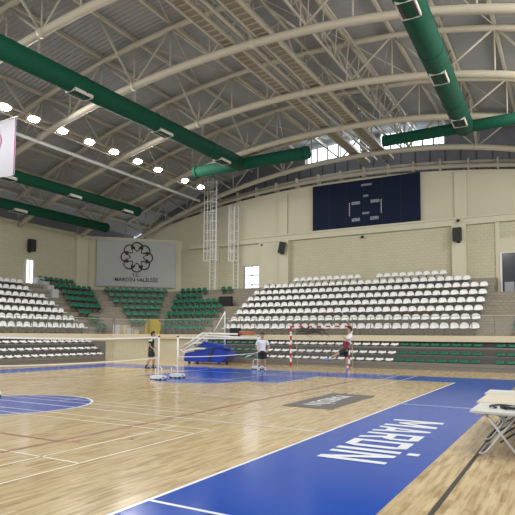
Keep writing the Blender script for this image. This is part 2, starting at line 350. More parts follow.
# ---------------------------------------------------------------- catwalks under the ridge
def catwalk(xa, xb, z, label):
    r = empty('catwalk', (xa, 0, z), label, 'catwalk', 'roof catwalks'); w = xb-xa
    bm = bm_(); box(bm, 0.04, w-.04, 5, 37.5, 0, .03); obj('deck_grating', bm, 'grating', r)
    bm = bm_()
    for j in range(82): box(bm, 0, w, 5+j*.4, 5.05+j*.4, -.05, 0)
    obj('cross_bar', bm, 'steel_d', r, kind='stuff')
    for x in (0, w):
        bm = bm_(); box(bm, x-.035, x+.035, 5, 37.5, -.08, .08); obj('side_beam', bm, 'steel', r)
        bm = bm_(); tube(bm, [(x, 5, .95), (x, 37.5, .95)], .025, 6); obj('handrail', bm, 'steel', r)
    for j in range(14):
        for x in (0, w):
            bm = bm_(); tube(bm, [(x, 5.5+j*2.4, 0), (x, 5.5+j*2.4, .95)], .022, 5); obj('rail_post', bm, 'steel_d', r)
            bm = bm_(); tube(bm, [(x, 5.5+j*2.4, .05), (x, 6.7+j*2.4, .93)], .018, 5); obj('rail_diagonal', bm, 'steel_d', r)
catwalk(-12.72, -12.12, 14.15, 'left one of two long narrow catwalks hung below the roof ridge')
catwalk(-11.05, -10.42, 14.15, 'right one of two long narrow catwalks hung below the roof ridge')
bm = bm_(); tube(bm, [(-11.62, 5, 14.2), (-11.62, 37.5, 14.2)], .075, 8)
tag(obj('service_pipe', bm, 'steel', smooth=True), 'straight beige pipe running between the two roof catwalks', 'pipe')
lt = empty('lattice_girder', (-9.0, 0, 0), 'long triangular lattice girder right of the catwalks under the roof', 'girder')
for nm, x, z in (('top_chord', -.45, 15.6), ('top_chord', .45, 15.6), ('bottom_chord', 0, 14.3)):
    bm = bm_(); tube(bm, [(x, 4, z), (x, 37.5, z)], .06, 6); obj(nm, bm, 'steel_d', lt, True)
for j in range(22):
    y = 4+j*1.5
    for s in (-1, 1):
        bm = bm_(); tube(bm, [(s*.45, y, 15.6), (0, y+.75, 14.3), (s*.45, y+1.5, 15.6)], .03, 5); obj('lattice_bar', bm, 'steel_d', lt)

# ---------------------------------------------------------------- ducts
def duct(label, pts, r, grilles, gz=None, collars=(), group='green air ducts', join=None):
    d = join or empty('air_duct', pts[0], label, 'air duct', group); o0 = V(d.location); P_ = [V(p)-o0 for p in pts]
    bm = bm_(); tube(bm, P_, r, 20, squash=(1, 1)); obj('branch_duct' if join else 'duct_body', bm, 'green_duct', d, True)
    for c_ in collars:
        cv = V(c_)-o0; di = (P_[-1]-P_[0]).normalized(); bm = bm_(); tube(bm, [cv-di*.04, cv+di*.04], r+.025, 20); obj('duct_collar', bm, 'green_duct', d, True)
    for g in grilles:
        gv = V(g)-o0; di = (P_[-1]-P_[0]).normalized(); sd = V((di.y, -di.x, 0)).normalized()
        fr = bm_(); gl = bm_(); a, b = .5, .31; z = gv.z-r-.0
        def q(u, v, zz): p = gv+di*u+sd*v; return (p.x, p.y, zz)
        for (u0, u1, v0, v1) in ((-a, a, -b, -b+.04), (-a, a, b-.04, b), (-a, -a+.04, -b, b), (a-.04, a, -b, b)):
            prism(fr, [q(u0, v0, z), q(u1, v0, z), q(u1, v1, z), q(u0, v1, z)], (0, 0, .16))
        f = obj('grille_frame', fr, 'grille_f', d)
        prism(gl, [q(-a+.05, -b+.05, z+.03), q(a-.05, -b+.05, z+.03), q(a-.05, b-.05, z+.03), q(-a+.05, b-.05, z+.03)], (0, 0, .1))
        obj('grille_mesh', gl, 'grille', f)
        sl = bm_()
        for i in range(7):
            u = -a+.12+i*(2*a-.24)/6; prism(sl, [q(u-.012, -b+.05, z+.01), q(u+.012, -b+.05, z+.01), q(u+.012, b-.05, z+.01), q(u-.012, b-.05, z+.01)], (0, 0, .03))
        obj('grille_slat', sl, 'dark', f)
    if join: return d
    for j in range(1, 9):                              # hangers up to the truss chords
        p = P_[0].lerp(P_[-1], j/9); X, Y_ = p.x+o0.x, p.y+o0.y
        yy = min(TY, key=lambda q_: abs(q_-Y_))
        if abs(yy-Y_) < 2.0 and abs((P_[-1]-P_[0]).y) > 5:
            bm = bm_(); tube(bm, [(p.x, yy-o0.y, p.z+r*.9), (p.x, yy-o0.y, arc(X)-o0.z)], .012, 5); obj('hanger_rod', bm, 'steel_d', d)
    return d
left_main = duct('big green round duct sloping across the upper left of the photo', [(-18.25, 5, 12.2), (-17.4, 28.3, 12.2)], .44, [(-18.25+.0365*(y-5), y, 12.2) for y in (10.6, 15.85, 21.1, 26.3)], collars=[(-18.25+.0365*(y-5), y, 12.2) for y in (11.5, 16, 20.5, 25)])
right_main = duct('big green duct at upper right with three square grilles underneath', [(-3.85, 5, 12.2), (-4.3, 28.6, 12.2)], .46, [(-3.85-.019*(y-5), y, 12.2) for y in (11.5, 16.5, 21.7, 26.8)], collars=[(-3.85-.019*(y-5), y, 12.2) for y in (10, 14.8, 20, 25)])
duct('short green cross duct at the far end of the left big duct', [(-20.9, 28.3, 12.2), (-12.8, 28.3, 12.2)], .36, [], collars=[(-20.7, 28.3, 12.2), (-13.0, 28.3, 12.2)], join=left_main)
duct('green cross duct in front of the bright windows, upper right', [(-8.5, 28.6, 12.2), (1.5, 28.6, 12.2)], .29, [], collars=[(-8.3, 28.6, 12.2)], join=right_main)
duct('thin green duct below the floodlights on the left side', [(-26.9, 5, 10.5), (-26.9, 29.6, 10.5)], .33, [(-26.9, 23.6, 10.5), (-26.9, 18.9, 10.5), (-26.9, 28.3, 10.5)], collars=[(-26.9, 29.5, 10.5)])
duct('lowest green duct, just above the left wall', [(-30.0, 5, 9.6), (-30.0, 29.6, 9.6)], .33, [(-30, 22, 9.6), (-30, 17, 9.6)], collars=[(-30, 29.5, 9.6)])

# ---------------------------------------------------------------- floodlights on the left
ga = empty('light_gantry', (-23.6, 0, 0), 'long pale steel gantry carrying the row of floodlights', 'gantry')
for x, z, r in ((.0, 12.75, .07), (-.0, 12.35, .05), (-1.05, 12.0, .1)):
    bm = bm_(); tube(bm, [(x, 5, z), (x, 34.0, z)], r, 8); obj('gantry_rail', bm, 'white' if r > .09 else 'steel', ga, True)
for y in TY:
    bm = bm_(); tube(bm, [(0, y, 12.3), (-1.05, y, 12.0)], .03, 6); obj('gantry_tie', bm, 'steel', ga)
    bm = bm_(); tube(bm, [(-1.05, y, 12.0), (-1.05, y, arc(-24.65))], .03, 6); obj('gantry_tie', bm, 'steel', ga)
LY = [12.3, 14.2, 16.05, 17.7, 19.5, 21.4, 23.3, 25.35, 27.3, 30.2, 32.1]
def arealight(name, loc, e, sx, sy, tgt=None, col=(1, .97, .92), spread=None, parent=None):
    l = bpy.data.lights.new(name, 'AREA'); l.shape = 'RECTANGLE'; l.size = sx; l.size_y = sy; l.energy = e; l.color = col
    if spread: l.spread = spread
    o = bpy.data.objects.new(name, l); COL.objects.link(o); o.location = loc
    if tgt: o.rotation_euler = (V(tgt)-V(loc)).to_track_quat('-Z', 'Y').to_euler()
    if parent: o.parent = parent
    return o
for i, y in enumerate(LY):
    f = empty('floodlight', (-23.2, y, 12.5), 'lit white floodlight on the left gantry, %s in the row from its far end' % ORD[len(LY)-1-i], 'floodlight', 'row of floodlights on the left gantry')
    bm = bm_(); box(bm, -.21, .21, -.32, .32, -.07, .1); o = obj('lamp_housing', bm, 'steel', f); o.rotation_euler = (0, -.45, 0)
    bm = bm_()
    n = 14; vs = [bm.verts.new((.2*math.cos(2*PI*k/n), .3*math.sin(2*PI*k/n), -.09)) for k in range(n)]; c0 = bm.verts.new((0, 0, -.14))
    for k in range(n): bm.faces.new((vs[k], vs[(k+1) % n], c0))
    o = obj('lamp_lens', bm, 'lamp', f, True); o.rotation_euler = (0, -.45, 0)
    bm = bm_(); tube(bm, [(-.0, 0, .08), (-.13, 0, .16)], .02, 6); obj('lamp_bracket', bm, 'steel', f)
for i, y in enumerate((13, 17.5, 22, 26.5)):
    arealight('floodlight_glow_%d' % i, (-23.2, y, 12.2), 330, .6, 4.5, (-15, y-1, 0))
for i, y in enumerate((3, 9, 15, 21, 27)):           # the matching row on the right of the hall, outside the frame
    arealight('right_row_lamp_%d' % i, (1.8, y, 12.0), 380, .8, 4.5, (-10, y+3, 1))
for i, (x, y) in enumerate(((-8, 2), (-16, 2))):
    arealight('rear_row_lamp_%d' % i, (x, y, 12.3), 380, 5, 1.2, (x-1, y+12, 0))

# ---------------------------------------------------------------- stands
NT = 8; RISE = .49; Z0 = 1.65
def cH(k): return -52.35-1.2*k if k else -53.2
def tier_poly(k):
    xr = 2.5 if k < 6 else -3.65
    xl = -26.7-.75*k if k else -25.9; ye = 28.55+.85*k if k else 28.0; c = cH(k)+0
    if k == 0: return [(xl, -3), (xl, 26.5), (-24.4, 28.0), (2.5, 28.0)]
    c = -53.55-1.2*k
    if xl-c > ye: return [(xl, -3), (xl, ye), (xr, ye)]
    return [(xl, -3), (xl, xl-c), (ye+c, ye), (xr, ye)]
outer = [(2.5, YE), (YE-63.9, YE), (XL, XL+63.9), (XL, -3)]
stand = bpy.data.objects.new('floor_grandstand', None); COL.objects.link(stand); stand['kind'] = 'structure'
for k in range(NT):
    bm = bm_(); pts = tier_poly(k)+[(2.5 if k < 6 else -3.65, YE)]+outer[1:]
    z0 = Z0-.3 if k == 0 else Z0+RISE*(k-1)
    prism(bm, [(x, y, z0) for x, y in pts], (0, 0, Z0+RISE*k-z0-.0)); obj('concrete_tier', bm, 'fascia' if k == 0 else 'concrete', stand)
# wall under the corner slab
bm = bm_(); prism(bm, [(-26.6, 20, 0), (-26.6, 24.6, 0), (-26.05, 24.6, 0), (-26.05, 26.6, 0), (-24.55, 28.15, 0), (-19.8, 28.15, 0), (-19.8, 28.7, 0), (2.5, 28.7, 0), (2.5, 28.9, 0), (-20, 28.9, 0), (-24.8, 28.5, 0), (-26.8, 26.8, 0), (-26.8, 20, 0)], (0, 0, 1.36)); obj('wall_under_stand', bm, 'cream', kind='structure')
bm = bm_(); box(bm, -26.8, -26.6, -3, 20, 0, 1.36); obj('wall_under_left_stand', bm, 'cream', kind='structure')
# plain concrete parapet beside the right hand door and step blocks at left aisle
bm = bm_()
for i in range(5): box(bm, -20.3+i*.42, -19.0, 34.6+i*.001, 35.96, 4.5, 4.80+i*.13)
obj('trim_16', bm, 'concrete', kind='structure')
bm = bm_()
for i in range(4): box(bm, -33.05+i*.5, -32.5+i*.5, 25.65, 26.2, 4.6-i*.35, 5.62-i*.3)
obj('trim_17', bm, 'banner', kind='structure')
bm = bm_(); box(bm, -27.3, -26.5, 27.9, 28.6, 1.65, 2.25); box(bm, -26.5, -25.7, 28.1, 28.6, 1.65, 1.95); obj('trim_18', bm, 'fascia', kind='structure')

# ---- seats
def seat_mesh(name, m):
    bm = bm_(); NU = 7; prof = [(-.20, .37), (-.17, .385), (0, .375), (.12, .38), (.17, .40), (.195, .46), (.21, .54), (.215, .62), (.20, .665)]; ws = [.19, .21, .22, .22, .225, .225, .21, .165, .085]
    for side in (0, 1):
        pass
    top = []; bot = []
    for (y, z), w in zip(prof, ws):
        rt = []; rb = []
        for i in range(NU):
            u = -1+2*i/(NU-1); cv = .03*u*u
            p = V((u*w, y-(cv if z > .5 else 0), z+(cv if z <= .5 else 0))); rt.append(bm.verts.new(p)); d = V((0, .018, -.0)) if z > .5 else V((0, .004, -.02)); rb.append(bm.verts.new(p+d))
        top.append(rt); bot.append(rb)
    n = len(prof)
    for j in range(n-1):
        for i in range(NU-1):
            bm.faces.new((top[j][i], top[j][i+1], top[j+1][i+1], top[j+1][i])); bm.faces.new((bot[j][i], bot[j+1][i], bot[j+1][i+1], bot[j][i+1]))
        for i in (0, NU-1): bm.faces.new((top[j][i], top[j+1][i], bot[j+1][i], bot[j][i]))
    for j in (0, n-1):
        for i in range(NU-1): bm.faces.new((top[j][i], top[j][i+1], bot[j][i+1], bot[j][i]))
    box(bm, -.03, .03, .1, .16, 0, .37, 1); box(bm, -.1, .1, .04, .18, 0, .015, 1)
    bmesh.ops.recalc_face_normals(bm, faces=bm.faces[:])
    me = bpy.data.meshes.new(name); bm.to_mesh(me); bm.free(); me.materials.append(M[m]); me.materials.append(M['bleach'])
    for p in me.polygons: p.use_smooth = True
    return me
me_w, me_g = seat_mesh('white_seat', 'seat_w'), seat_mesh('green_seat', 'seat_g')
seats = []      # (mesh, pos, rz, label, group)
RN = ['lowest', 'second', 'third', 'fourth', 'fifth', 'sixth', 'seventh', 'top']
def row(a, b, z, rz, col, block, k, skip=None, pitch=.5):
    a, b = V((*a, z)), V((*b, z)); L_ = (b-a).length; n = max(1, int(round(L_/pitch)))
    for i in range(n):
        if skip and skip(i, n): continue
        p = a.lerp(b, (i+.5)/n)
        seats.append((col, p, rz, '%s shell seat, %s from %s in the %s row, %s' % ('white' if col == 'w' else 'green', ordn(n-i if block == 'left stand' else i+1), 'right' if block == 'left stand' else 'left', RN[k], block),
                      '%s seats in the %s row of the %s' % ('white' if col == 'w' else 'green', RN[k], block)))
Zk = lambda k: Z0+RISE*k
YSk = lambda k: 29.0+.85*k
XLk = lambda k: -27.1-.75*k
# end stand, white block
RE = [-3.85, -3.9, -3.88, -3.88, -3.87, -3.9, -4.95, -6.45]; LEs = [-19.15, -19.15, -19.25, -19.35, -19.4, -19.4, -19.1, -17.1]
for k in range(8):
    row((LEs[k], YSk(k)), (RE[k], YSk(k)), Zk(k), 0, 'w', 'end stand', k, skip=(lambda i, n: 10 <= i <= 11) if k == 7 else None)
# end stand, green block D
DL = [(-24.54, -20.7), (-24.76, -20.7), (-25.2, -20.75), (-25.5, -20.9), (-26.0, -21.5), (-26.4, -23.9), (-26.6, -24.0)]
for k in range(7): row((DL[k][0], YSk(k)), (DL[k][1], YSk(k)), Zk(k), 0, 'g', 'door-side block', k)
row((-22.8, YSk(6)), (-21.7, YSk(6)), Zk(6), 0, 'g', 'ladder-side corner', 6)
# right-hand green block, just coming into the frame
for k in range(2): row((-2.35, YSk(k)), (-.9, YSk(k)), Zk(k), 0, 'g', 'right-edge block', k)
# corner block under the banner
BL = {1: ((-26.71, 28.69), (-25.35, 30.05)), 2: ((-27.5, 29.1), (-25.8, 30.8)), 3: ((-28.24, 29.56), (-26.22, 31.58)), 4: ((-29.29, 29.71), (-26.69, 32.31)), 5: ((-30.15, 30.05), (-27.13, 33.07)), 6: ((-30.97, 30.43), (-27.51, 33.89))}
for k, (a, b) in BL.items(): row(a, b, Zk(k), PI/4, 'g', 'corner banner block', k, pitch=.51)
# left stand green block C
CL = [(26.15, 27.12), (26.2, 27.2), (26.05, 27.05), (25.95, 28.75), (26.2, 29.2), (26.5, 29.6), (26.4, 29.95), (25.7, 29.0)]
CLr = [None, None, None, None, None, None, None, None]
for k in range(8):
    x = XLk(k) if k < 7 else -32.5
    row((x, CL[k][0]), (x, CL[k][1]), Zk(k), PI/2, 'g', 'left green block', k)
# left stand, white block
LW = [25.2, 25.0, 24.8, 24.7, 24.5, 23.8, 23.9]
for k in range(7): row((XLk(k), 16.0), (XLk(k), LW[k]), Zk(k), PI/2, 'w', 'left stand', k, skip=None)
def place_seats(lst, name, limit=300):
    ref = V((0, 0, 1.6)); lst.sort(key=lambda s: (s[1]-ref).length)
    for s in lst[:limit]:
        o = bpy.data.objects.new(name, me_w if s[0] == 'w' else me_g); COL.objects.link(o); o.location = s[1]+V((0, 0, .003)); o.rotation_euler = (0, 0, s[2]); tag(o, s[3], 'seat', s[4])
    rest = lst[limit:]
    if rest:
        bm = bm_()
        for s in rest:
            t = bmesh.new(); t.from_mesh(me_w if s[0] == 'w' else me_g); t.transform(Matrix.Translation(s[1]) @ Matrix.Rotation(s[2], 4, 'Z'))
            tm = bpy.data.meshes.new('t'); t.to_mesh(tm); t.free(); bm.from_mesh(tm); bpy.data.meshes.remove(tm)
        o = obj('white_seat_remainder', bm, ['seat_w', 'bleach'], smooth=True, kind='stuff'); tag(o, 'the most distant white shell seats in the top rows of the stands', 'seats')
place_seats([s for s in seats if s[0] == 'w'], 'stadium_seat'); place_seats([s for s in seats if s[0] == 'g'], 'green_stadium_seat')
print('SEATS', sum(s[0] == 'w' for s in seats), sum(s[0] == 'g' for s in seats))

# ---- retractable bleachers at court level
def low_seat(m):
    bm = bm_(); prof = [(-.09, .0), (-.08, .025), (.03, .015), (.07, .04), (.09, .10)]
    a = []; b = []
    for y, z in prof:
        w = .2 if z < .1 else .17
        a.append([bm.verts.new((u*w, y, z+.03*u*u)) for u in (-1, -.5, 0, .5, 1)]); b.append([bm.verts.new((u*w, y+.012, z+.03*u*u-.025)) for u in (-1, -.5, 0, .5, 1)])
    for j in range(4):
        for i in range(4): bm.faces.new((a[j][i], a[j][i+1], a[j+1][i+1], a[j+1][i])); bm.faces.new((b[j][i], b[j+1][i], b[j+1][i+1], b[j][i+1]))
        for i in (0, 4): bm.faces.new((a[j][i], a[j+1][i], b[j+1][i], b[j][i]))
    for j in (0, 4):
        for i in range(4): bm.faces.new((a[j][i], a[j][i+1], b[j][i+1], b[j][i]))
    box(bm, -.03, .03, -.05, .05, -.06, .01)
    bmesh.ops.recalc_face_normals(bm, faces=bm.faces[:])
    me = bpy.data.meshes.new('low_seat'); bm.to_mesh(me); bm.free(); me.materials.append(M[m])
    for p in me.polygons: p.use_smooth = True
    return me
ms_w, ms_g = low_seat('seat_w'), low_seat('seat_g')
def bleacher(label, a, b, nrm, rz, colour, where, rows_z=(.34, .68, 1.08)):
    """a..b = front edge on the floor; nrm = direction away from the court"""
    a, b, nrm = V((*a, 0)), V((*b, 0)), V((*nrm, 0)); d = (b-a).normalized()
    t = empty('folding_bleacher', a, label, 'bleacher')
    def quad(bm, u0, u1, n0, n1, z0, z1):
        p = [d*u0+nrm*n0, d*u1+nrm*n0, d*u1+nrm*n1, d*u0+nrm*n1]; prism(bm, [(q.x, q.y, z0) for q in p], (0, 0, z1-z0))
    Ln = (b-a).length
    bm = bm_(); quad(bm, 0, Ln, 0, .05, 0, .32); obj('front_panel', bm, 'bleach', t)
    seats_ = []
    for j, z in enumerate(rows_z):
        bm = bm_(); quad(bm, 0, Ln, j*.5, j*.5+.52, z-.03, z); quad(bm, 0, Ln, j*.5-.02, j*.5+.02, z-.15, z+.01); obj('row_board', bm, 'bleach', t)
        bm = bm_(); quad(bm, 0, Ln, j*.5+.46, j*.5+.48, z, z+.33); obj('dark_riser', bm, 'bleach_d', t)
        n = int(Ln/.5); idx = 0
        for i in range(n):
            u = (i+.5)*Ln/n; c_ = colour(u, Ln)
            if not c_: continue
            idx += 1
            p = a+d*u+nrm*(j*.5+.125); p.z = z+.063
            o = bpy.data.objects.new('low_backed_seat', ms_w if c_ == 'w' else ms_g); COL.objects.link(o); o.location = p; o.rotation_euler = (0, 0, rz)
            nm = '%s low seat, %s from %s in the %s row, %s' % ('white' if c_ == 'w' else 'green', ordn(n-i if where == 'left bleacher' else idx), 'right' if where == 'left bleacher' else 'left', ['lowest', 'middle', 'top'][j], where)
            tag(o, nm, 'seat', 'low seats in the %s row of the %s' % (['lowest', 'middle', 'top'][j], where))
    bm = bm_(); quad(bm, -.045, -.005, 0, 1.3, 0, 1.2); obj('side_panel', bm, 'bleach', t)
    bm = bm_(); quad(bm, Ln+.005, Ln+.045, 0, 1.3, 0, 1.2); obj('side_panel', bm, 'bleach', t)
def colE(u, L_):
    x = -19.6+u
    if x < -14.9: return 'g'
    if x < -7.6: return 'w'
    if -3.75 < x < -2.85: return None
    return 'g' if x < 0.5 else None
bleacher('grey three-row folded bleacher below the end stand, behind the goal', (-19.6, 26.75), (1.5, 26.75), (0, 1), 0, colE, 'end bleacher')
bleacher('grey three-row folded bleacher below the left stand', (-24.6, 12.), (-24.6, 24.4), (-1, 0), PI/2, lambda u, L_: 'w', 'left bleacher')

# ---- glass railings
def railing(label, a, b, z=Z0):
    a, b = V((*a, z)), V((*b, z)); t = empty('glass_railing', a, label, 'railing', 'railings along the stand edge'); d = b-a; n = max(2, round(d.length/1.02))
    bm = bm_(); tube(bm, [(0, 0, .96), tuple(d+V((0, 0, .96)))], .022, 6); obj('top_rail', bm, 'steel_d', t)
    for i in range(n+1):
        p = d*i/n; bm = bm_(); box(bm, p.x-.018, p.x+.018, p.y-.018, p.y+.018, 0, .96); obj('rail_post', bm, 'bleach', t)
        if i < n:
            q = d*(i+1)/n; u = (q-p).normalized()*.04; bm = bm_(); nn = V((-u.y, u.x, 0)).normalized()*.008
            prism(bm, [p+u+nn+V((0, 0, .08)), q-u+nn+V((0, 0, .08)), q-u-nn+V((0, 0, .08)), p+u-nn+V((0, 0, .08))], (0, 0, .8)); obj('glass_panel', bm, 'glass', t)
railing('glass railing along the front edge of the left stand', (-26.0, 12), (-26.0, 26.4))
railing('short glass railing across the cut corner of the stand', (-25.95, 26.55), (-24.45, 28.1))
railing('long glass railing along the front edge of the end stand', (-24.3, 28.1), (2.0, 28.1))

# ---------------------------------------------------------------- things on the walls
sb = empty('scoreboard', (-12.0, YE-.05, 9.1), 'large dark navy scoreboard panel high on the far wall', 'scoreboard')
bm = bm_(); box(bm, -3.88, 3.78, -.12, 0, 0, 3.3); obj('board_panel', bm, 'navy', sb)
bm = bm_()
for i in range(1, 6): box(bm, -3.88+i*1.277-.01, -3.88+i*1.277+.01, -.125, -.12, 0.02, 3.28)
obj('panel_seam', bm, 'black', sb)
def glyphs(bm, x, z, w, h, n):
    for i in range(n):
        u = x-w/2+w*(i+.5)/n; g = w/n*.36
        k = random.randint(0, 3)
        box(bm, u-g, u-g*.5, -.135, -.121, z-h/2, z+h/2)
        if k != 1: box(bm, u+g*.5, u+g, -.135, -.121, z-h/2, z+h/2)
        if k != 2: box(bm, u-g, u+g, -.135, -.121, z+h*.3, z+h/2)
        if k != 0: box(bm, u-g, u+g, -.135, -.121, z-h*.1, z+h*.1)
        if k != 3: box(bm, u-g, u+g, -.135, -.121, z-h/2, z-h*.32)
ox = -.0
for (px, pz, w, h, n) in ((.15, 2.93, .75, .13, 9), (.1, 2.15, .36, .13, 4), (-.62, 1.72, .62, .2, 6), (.75, 1.72, .62, .2, 6), (.1, .95, .5, .13, 5), (-.62, .55, .6, .22, 6), (.7, .55, .6, .22, 6)):
    bm = bm_(); glyphs(bm, px, pz, w, h, n); obj('board_print', bm, 'score_t', sb)
bm = bm_()
for i in range(7):
    for x in (-1.08, 1.18): box(bm, x-.03, x+.03, -.135, -.121, .85+i*.14, .94+i*.14)
obj('digit_column', bm, 'score_t', sb)

# corner banner with eight-lobed rosette
bx = empty('wall_banner', (-30.15, 33.05, 0), 'large pale grey banner with a dark eight-lobed rosette on the corner wall', 'banner', rz=PI/4)
bx.location = V((-30.45, 33.45, 0))+V((1, -1, 0)).normalized()*.25
bm = bm_(); nX = 24; 
for i in range(nX):
    x0 = -3.12+6.24*i/nX; x1 = x0+6.24/nX; f_ = lambda x: .02*math.sin(x*2.3)
    prism(bm, [(x0, f_(x0), 5.45), (x1, f_(x1), 5.45), (x1, f_(x1)+.02, 5.45), (x0, f_(x0)+.02, 5.45)], (0, 0, 3.72))
obj('banner_cloth', bm, 'banner', bx)
bm = bm_(); cz = 7.86; r0 = .78
for i in range(8):
    a0 = PI/8*(2*i)+PI/2
    c_ = V((math.cos(a0)*r0, 0, math.sin(a0)*r0))
    pts = [c_+V((math.cos(a0+t)*.42, 0, math.sin(a0+t)*.42)) for t in [(-1.95+3.9*j/14) for j in range(15)]]
    tube(bm, [V((p.x*1.04, -.05, cz+p.z)) for p in pts], .05, 6)
    a1 = a0+PI/8; a2 = a0-PI/8
    q = [V((math.cos(a2)*.88, 0, math.sin(a2)*.88)), V((math.cos(a0)*.48, 0, math.sin(a0)*.48)), V((math.cos(a1)*.88, 0, math.sin(a1)*.88))]
    tube(bm, [V((p.x*1.04, -.05, cz+p.z)) for p in q], .042, 6)
obj('rosette_emblem', bm, 'brown', bx)
text('banner_lettering', 'T.C.', .36, 'brown', (-.05, -.05, 6.38), (PI/2, 0, 0), bx, ext=.005, bold=.004)
text('banner_lettering', 'MARDİN VALİLİĞİ', .40, 'brown', (0, -.05, 6.0), (PI/2, 0, 0), bx, ext=.005, bold=.004)

# hanging flag at the left edge
fl = empty('hanging_flag', (-22.55, 15.8, -.1), 'white flag with magenta emblem hanging from the gantry at left edge', 'flag')
bm = bm_(); N = 12
for i in range(N):
    x0 = -1.3+1.95*i/N; x1 = x0+1.95/N; f_ = lambda x: .04*math.sin(x*5)
    sl = lambda x: -.28*(x+1.3)
    prism(bm, [(x0, f_(x0), 9.0), (x1, f_(x1), 9.0), (x1, f_(x1)+.015, 9.0), (x0, f_(x0)+.015, 9.0)], (0, 0, 2.7))
obj('flag_cloth', bm, 'banner_w', fl)
bm = bm_(); box(bm, .63, .655, -.06, -.03, 9.0, 11.7); obj('flag_border', bm, 'pink', fl)
bm = bm_()
for rr in (.5, .34): tube(bm, [(-.82+math.cos(a*PI/12)*rr, -.07, 10.75+math.sin(a*PI/12)*rr) for a in range(24)], .02, 6, closed=True)
obj('flag_emblem', bm, 'pink', fl)
bm = bm_(); tube(bm, [(-1.4, 0, 11.72), (.75, 0, 11.72)], .03, 6); tube(bm, [(-.6, 0, 11.72), (-.6, 0, 12.4)], .012, 5); obj('flag_pole', bm, 'steel', fl)

def speaker(loc, rz, tilt, label):
    s = empty('wall_speaker', loc, label, 'speaker', 'black wall speakers', rz)
    bm = bm_(); box(bm, -.24, .24, -.42, -.1, -.42, .42); bmesh.ops.bevel(bm, geom=bm.edges[:], offset=.03, segments=2); o = obj('cabinet', bm, 'black', s); o.rotation_euler = (tilt, tilt*.9, 0)
    bm = bm_(); box(bm, -.2, .2, -.435, -.42, -.38, .38); g = obj('front_grille', bm, 'dark', s); g.rotation_euler = (tilt, tilt*.9, 0)
    bm = bm_(); box(bm, -.05, .05, -.2, .0, -.38, -.3); box(bm, -.1, .1, -.03, 0, -.5, -.1); obj('wall_bracket', bm, 'dark', s)
speaker((-18.25, YE-.43, 8.1), .5, .22, 'black speaker tilted on the pilaster left of the scoreboard')
speaker((-5.83, YE-.43, 7.95), -.15, 0., 'black speaker on the pilaster right of the scoreboard')
speaker((XL+.05, 25.25, 7.85), PI/2, .0, 'black speaker on the wall above the left stand')
# small fittings under the ledge
for i, (x, z) in enumerate(((-20.1, 8.5), (-12.2, 8.45), (-5.85, 8.9))):
    bm = bm_(); tube(bm, [(0, 0, 0), (0, -.18, -.05)], .09, 8); o = obj('wall_camera', bm, 'dark', loc=(x, YE-.3 if z > 8.6 else YE-.0, z), smooth=True); tag(o, ['small dark camera on the far wall left of the scoreboard', 'small dark camera below the middle of the scoreboard', 'small dark camera above the right pilaster speaker'][i], 'camera')

# caged ladders on the far wall
def ladder(x, y, z0, z1, label, w=.5, cage=1.15):
    t = empty('caged_ladder', (x, y, z0), label, 'ladder', 'caged access ladders'); H_ = z1-z0
    for s in (-1, 1):
        bm = bm_(); box(bm, s*w/2-.025, s*w/2+.025, -.03, .03, 0, H_); obj('side_rail', bm, 'white', t)
    for j in range(int(H_/.3)):
        bm = bm_(); tube(bm, [(-w/2, 0, .2+j*.3), (w/2, 0, .2+j*.3)], .014, 5); obj('rung', bm, 'white', t)
    arcp = lambda zz: [(math.sin(a)*cage/2, -.35-math.cos(a)*.42 if True else 0, zz) for a in [(-1.9+3.8*i/10) for i in range(11)]]
    zz = 2.2
    while zz < H_:
        bm = bm_(); tube(bm, [(-w/2, 0, zz)]+arcp(zz)+[(w/2, 0, zz)], .022, 5); obj('cage_hoop', bm, 'white', t); zz += .75
    for i in (1, 3, 5, 7, 9):
        p = arcp(0)[i]; bm = bm_(); tube(bm, [(p[0], p[1], 2.2), (p[0], p[1], H_)], .022, 5); obj('cage_bar', bm, 'white', t)
    for j in range(3):
        zz = 1+j*(H_-2)/2
        bm = bm_(); tube(bm, [(0, 0, zz), (0, .35, zz)], .02, 5); obj('wall_tie', bm, 'white', t)
ladder(-23.75, 34.6, 5.1, 13.6, 'tall white caged ladder rising to the roof beside the daylit door')
ladder(-22.3, 35.65, 5.1, 11.6, 'shorter pale caged ladder against the far wall', w=.42, cage=.8)

# doors
def door(n, verts_loc, w, h, rz, glass='pane', cols=2, rows_=2, leaf='white'):
    t = bpy.data.objects.new('door_%d' % n, None); COL.objects.link(t); t.location = verts_loc; t.rotation_euler = (0, 0, rz); t['kind'] = 'structure'
    bm = bm_(); box(bm, -w/2+.03, w/2-.03, -.02, 0, .03, h-.03); obj('door_pane', bm, glass, t)
    bm = bm_()
    for x in (-w/2, w/2): box(bm, x-.05, x+.05, -.07, 0, 0, h)
    for i in range(1, cols): x = -w/2+w*i/cols; box(bm, x-.035, x+.035, -.06, 0, 0, h)
    for i in range(rows_+1): z = h*i/rows_; box(bm, -w/2, w/2, -.06, 0, max(0, z-.035), min(h, z+.035))
    obj('door_frame', bm, leaf, t)
    return t
door(1, (-21.0, YE-.02, 4.75), 1.35, 2.15, 0, cols=2, rows_=3, leaf='cladding')
door(2, (XL+.03, 25.3, 5.05), .62, 1.8, PI/2, cols=2, rows_=1)
d3 = door(3, (-2.3, YE-.02, 4.15), 2.3, 2.55, 0, glass='darkglass', cols=2, rows_=1)
bm = bm_(); box(bm, -.98, -.45, -.1, -.04, .05, .75); obj('door_notice', bm, 'banner_w', d3)
bm = bm_(); box(bm, -3.65, -.9, YE-.1, YE, 4.1, 7.6); obj('trim_19', bm, 'cream', kind='structure'); 
d3.location.y = YE-.12
bm = bm_(); box(bm, -22.0, -20.4, YE-.015, YE, 7.0, 8.6); obj('trim_20', bm, 'cream', kind='structure')
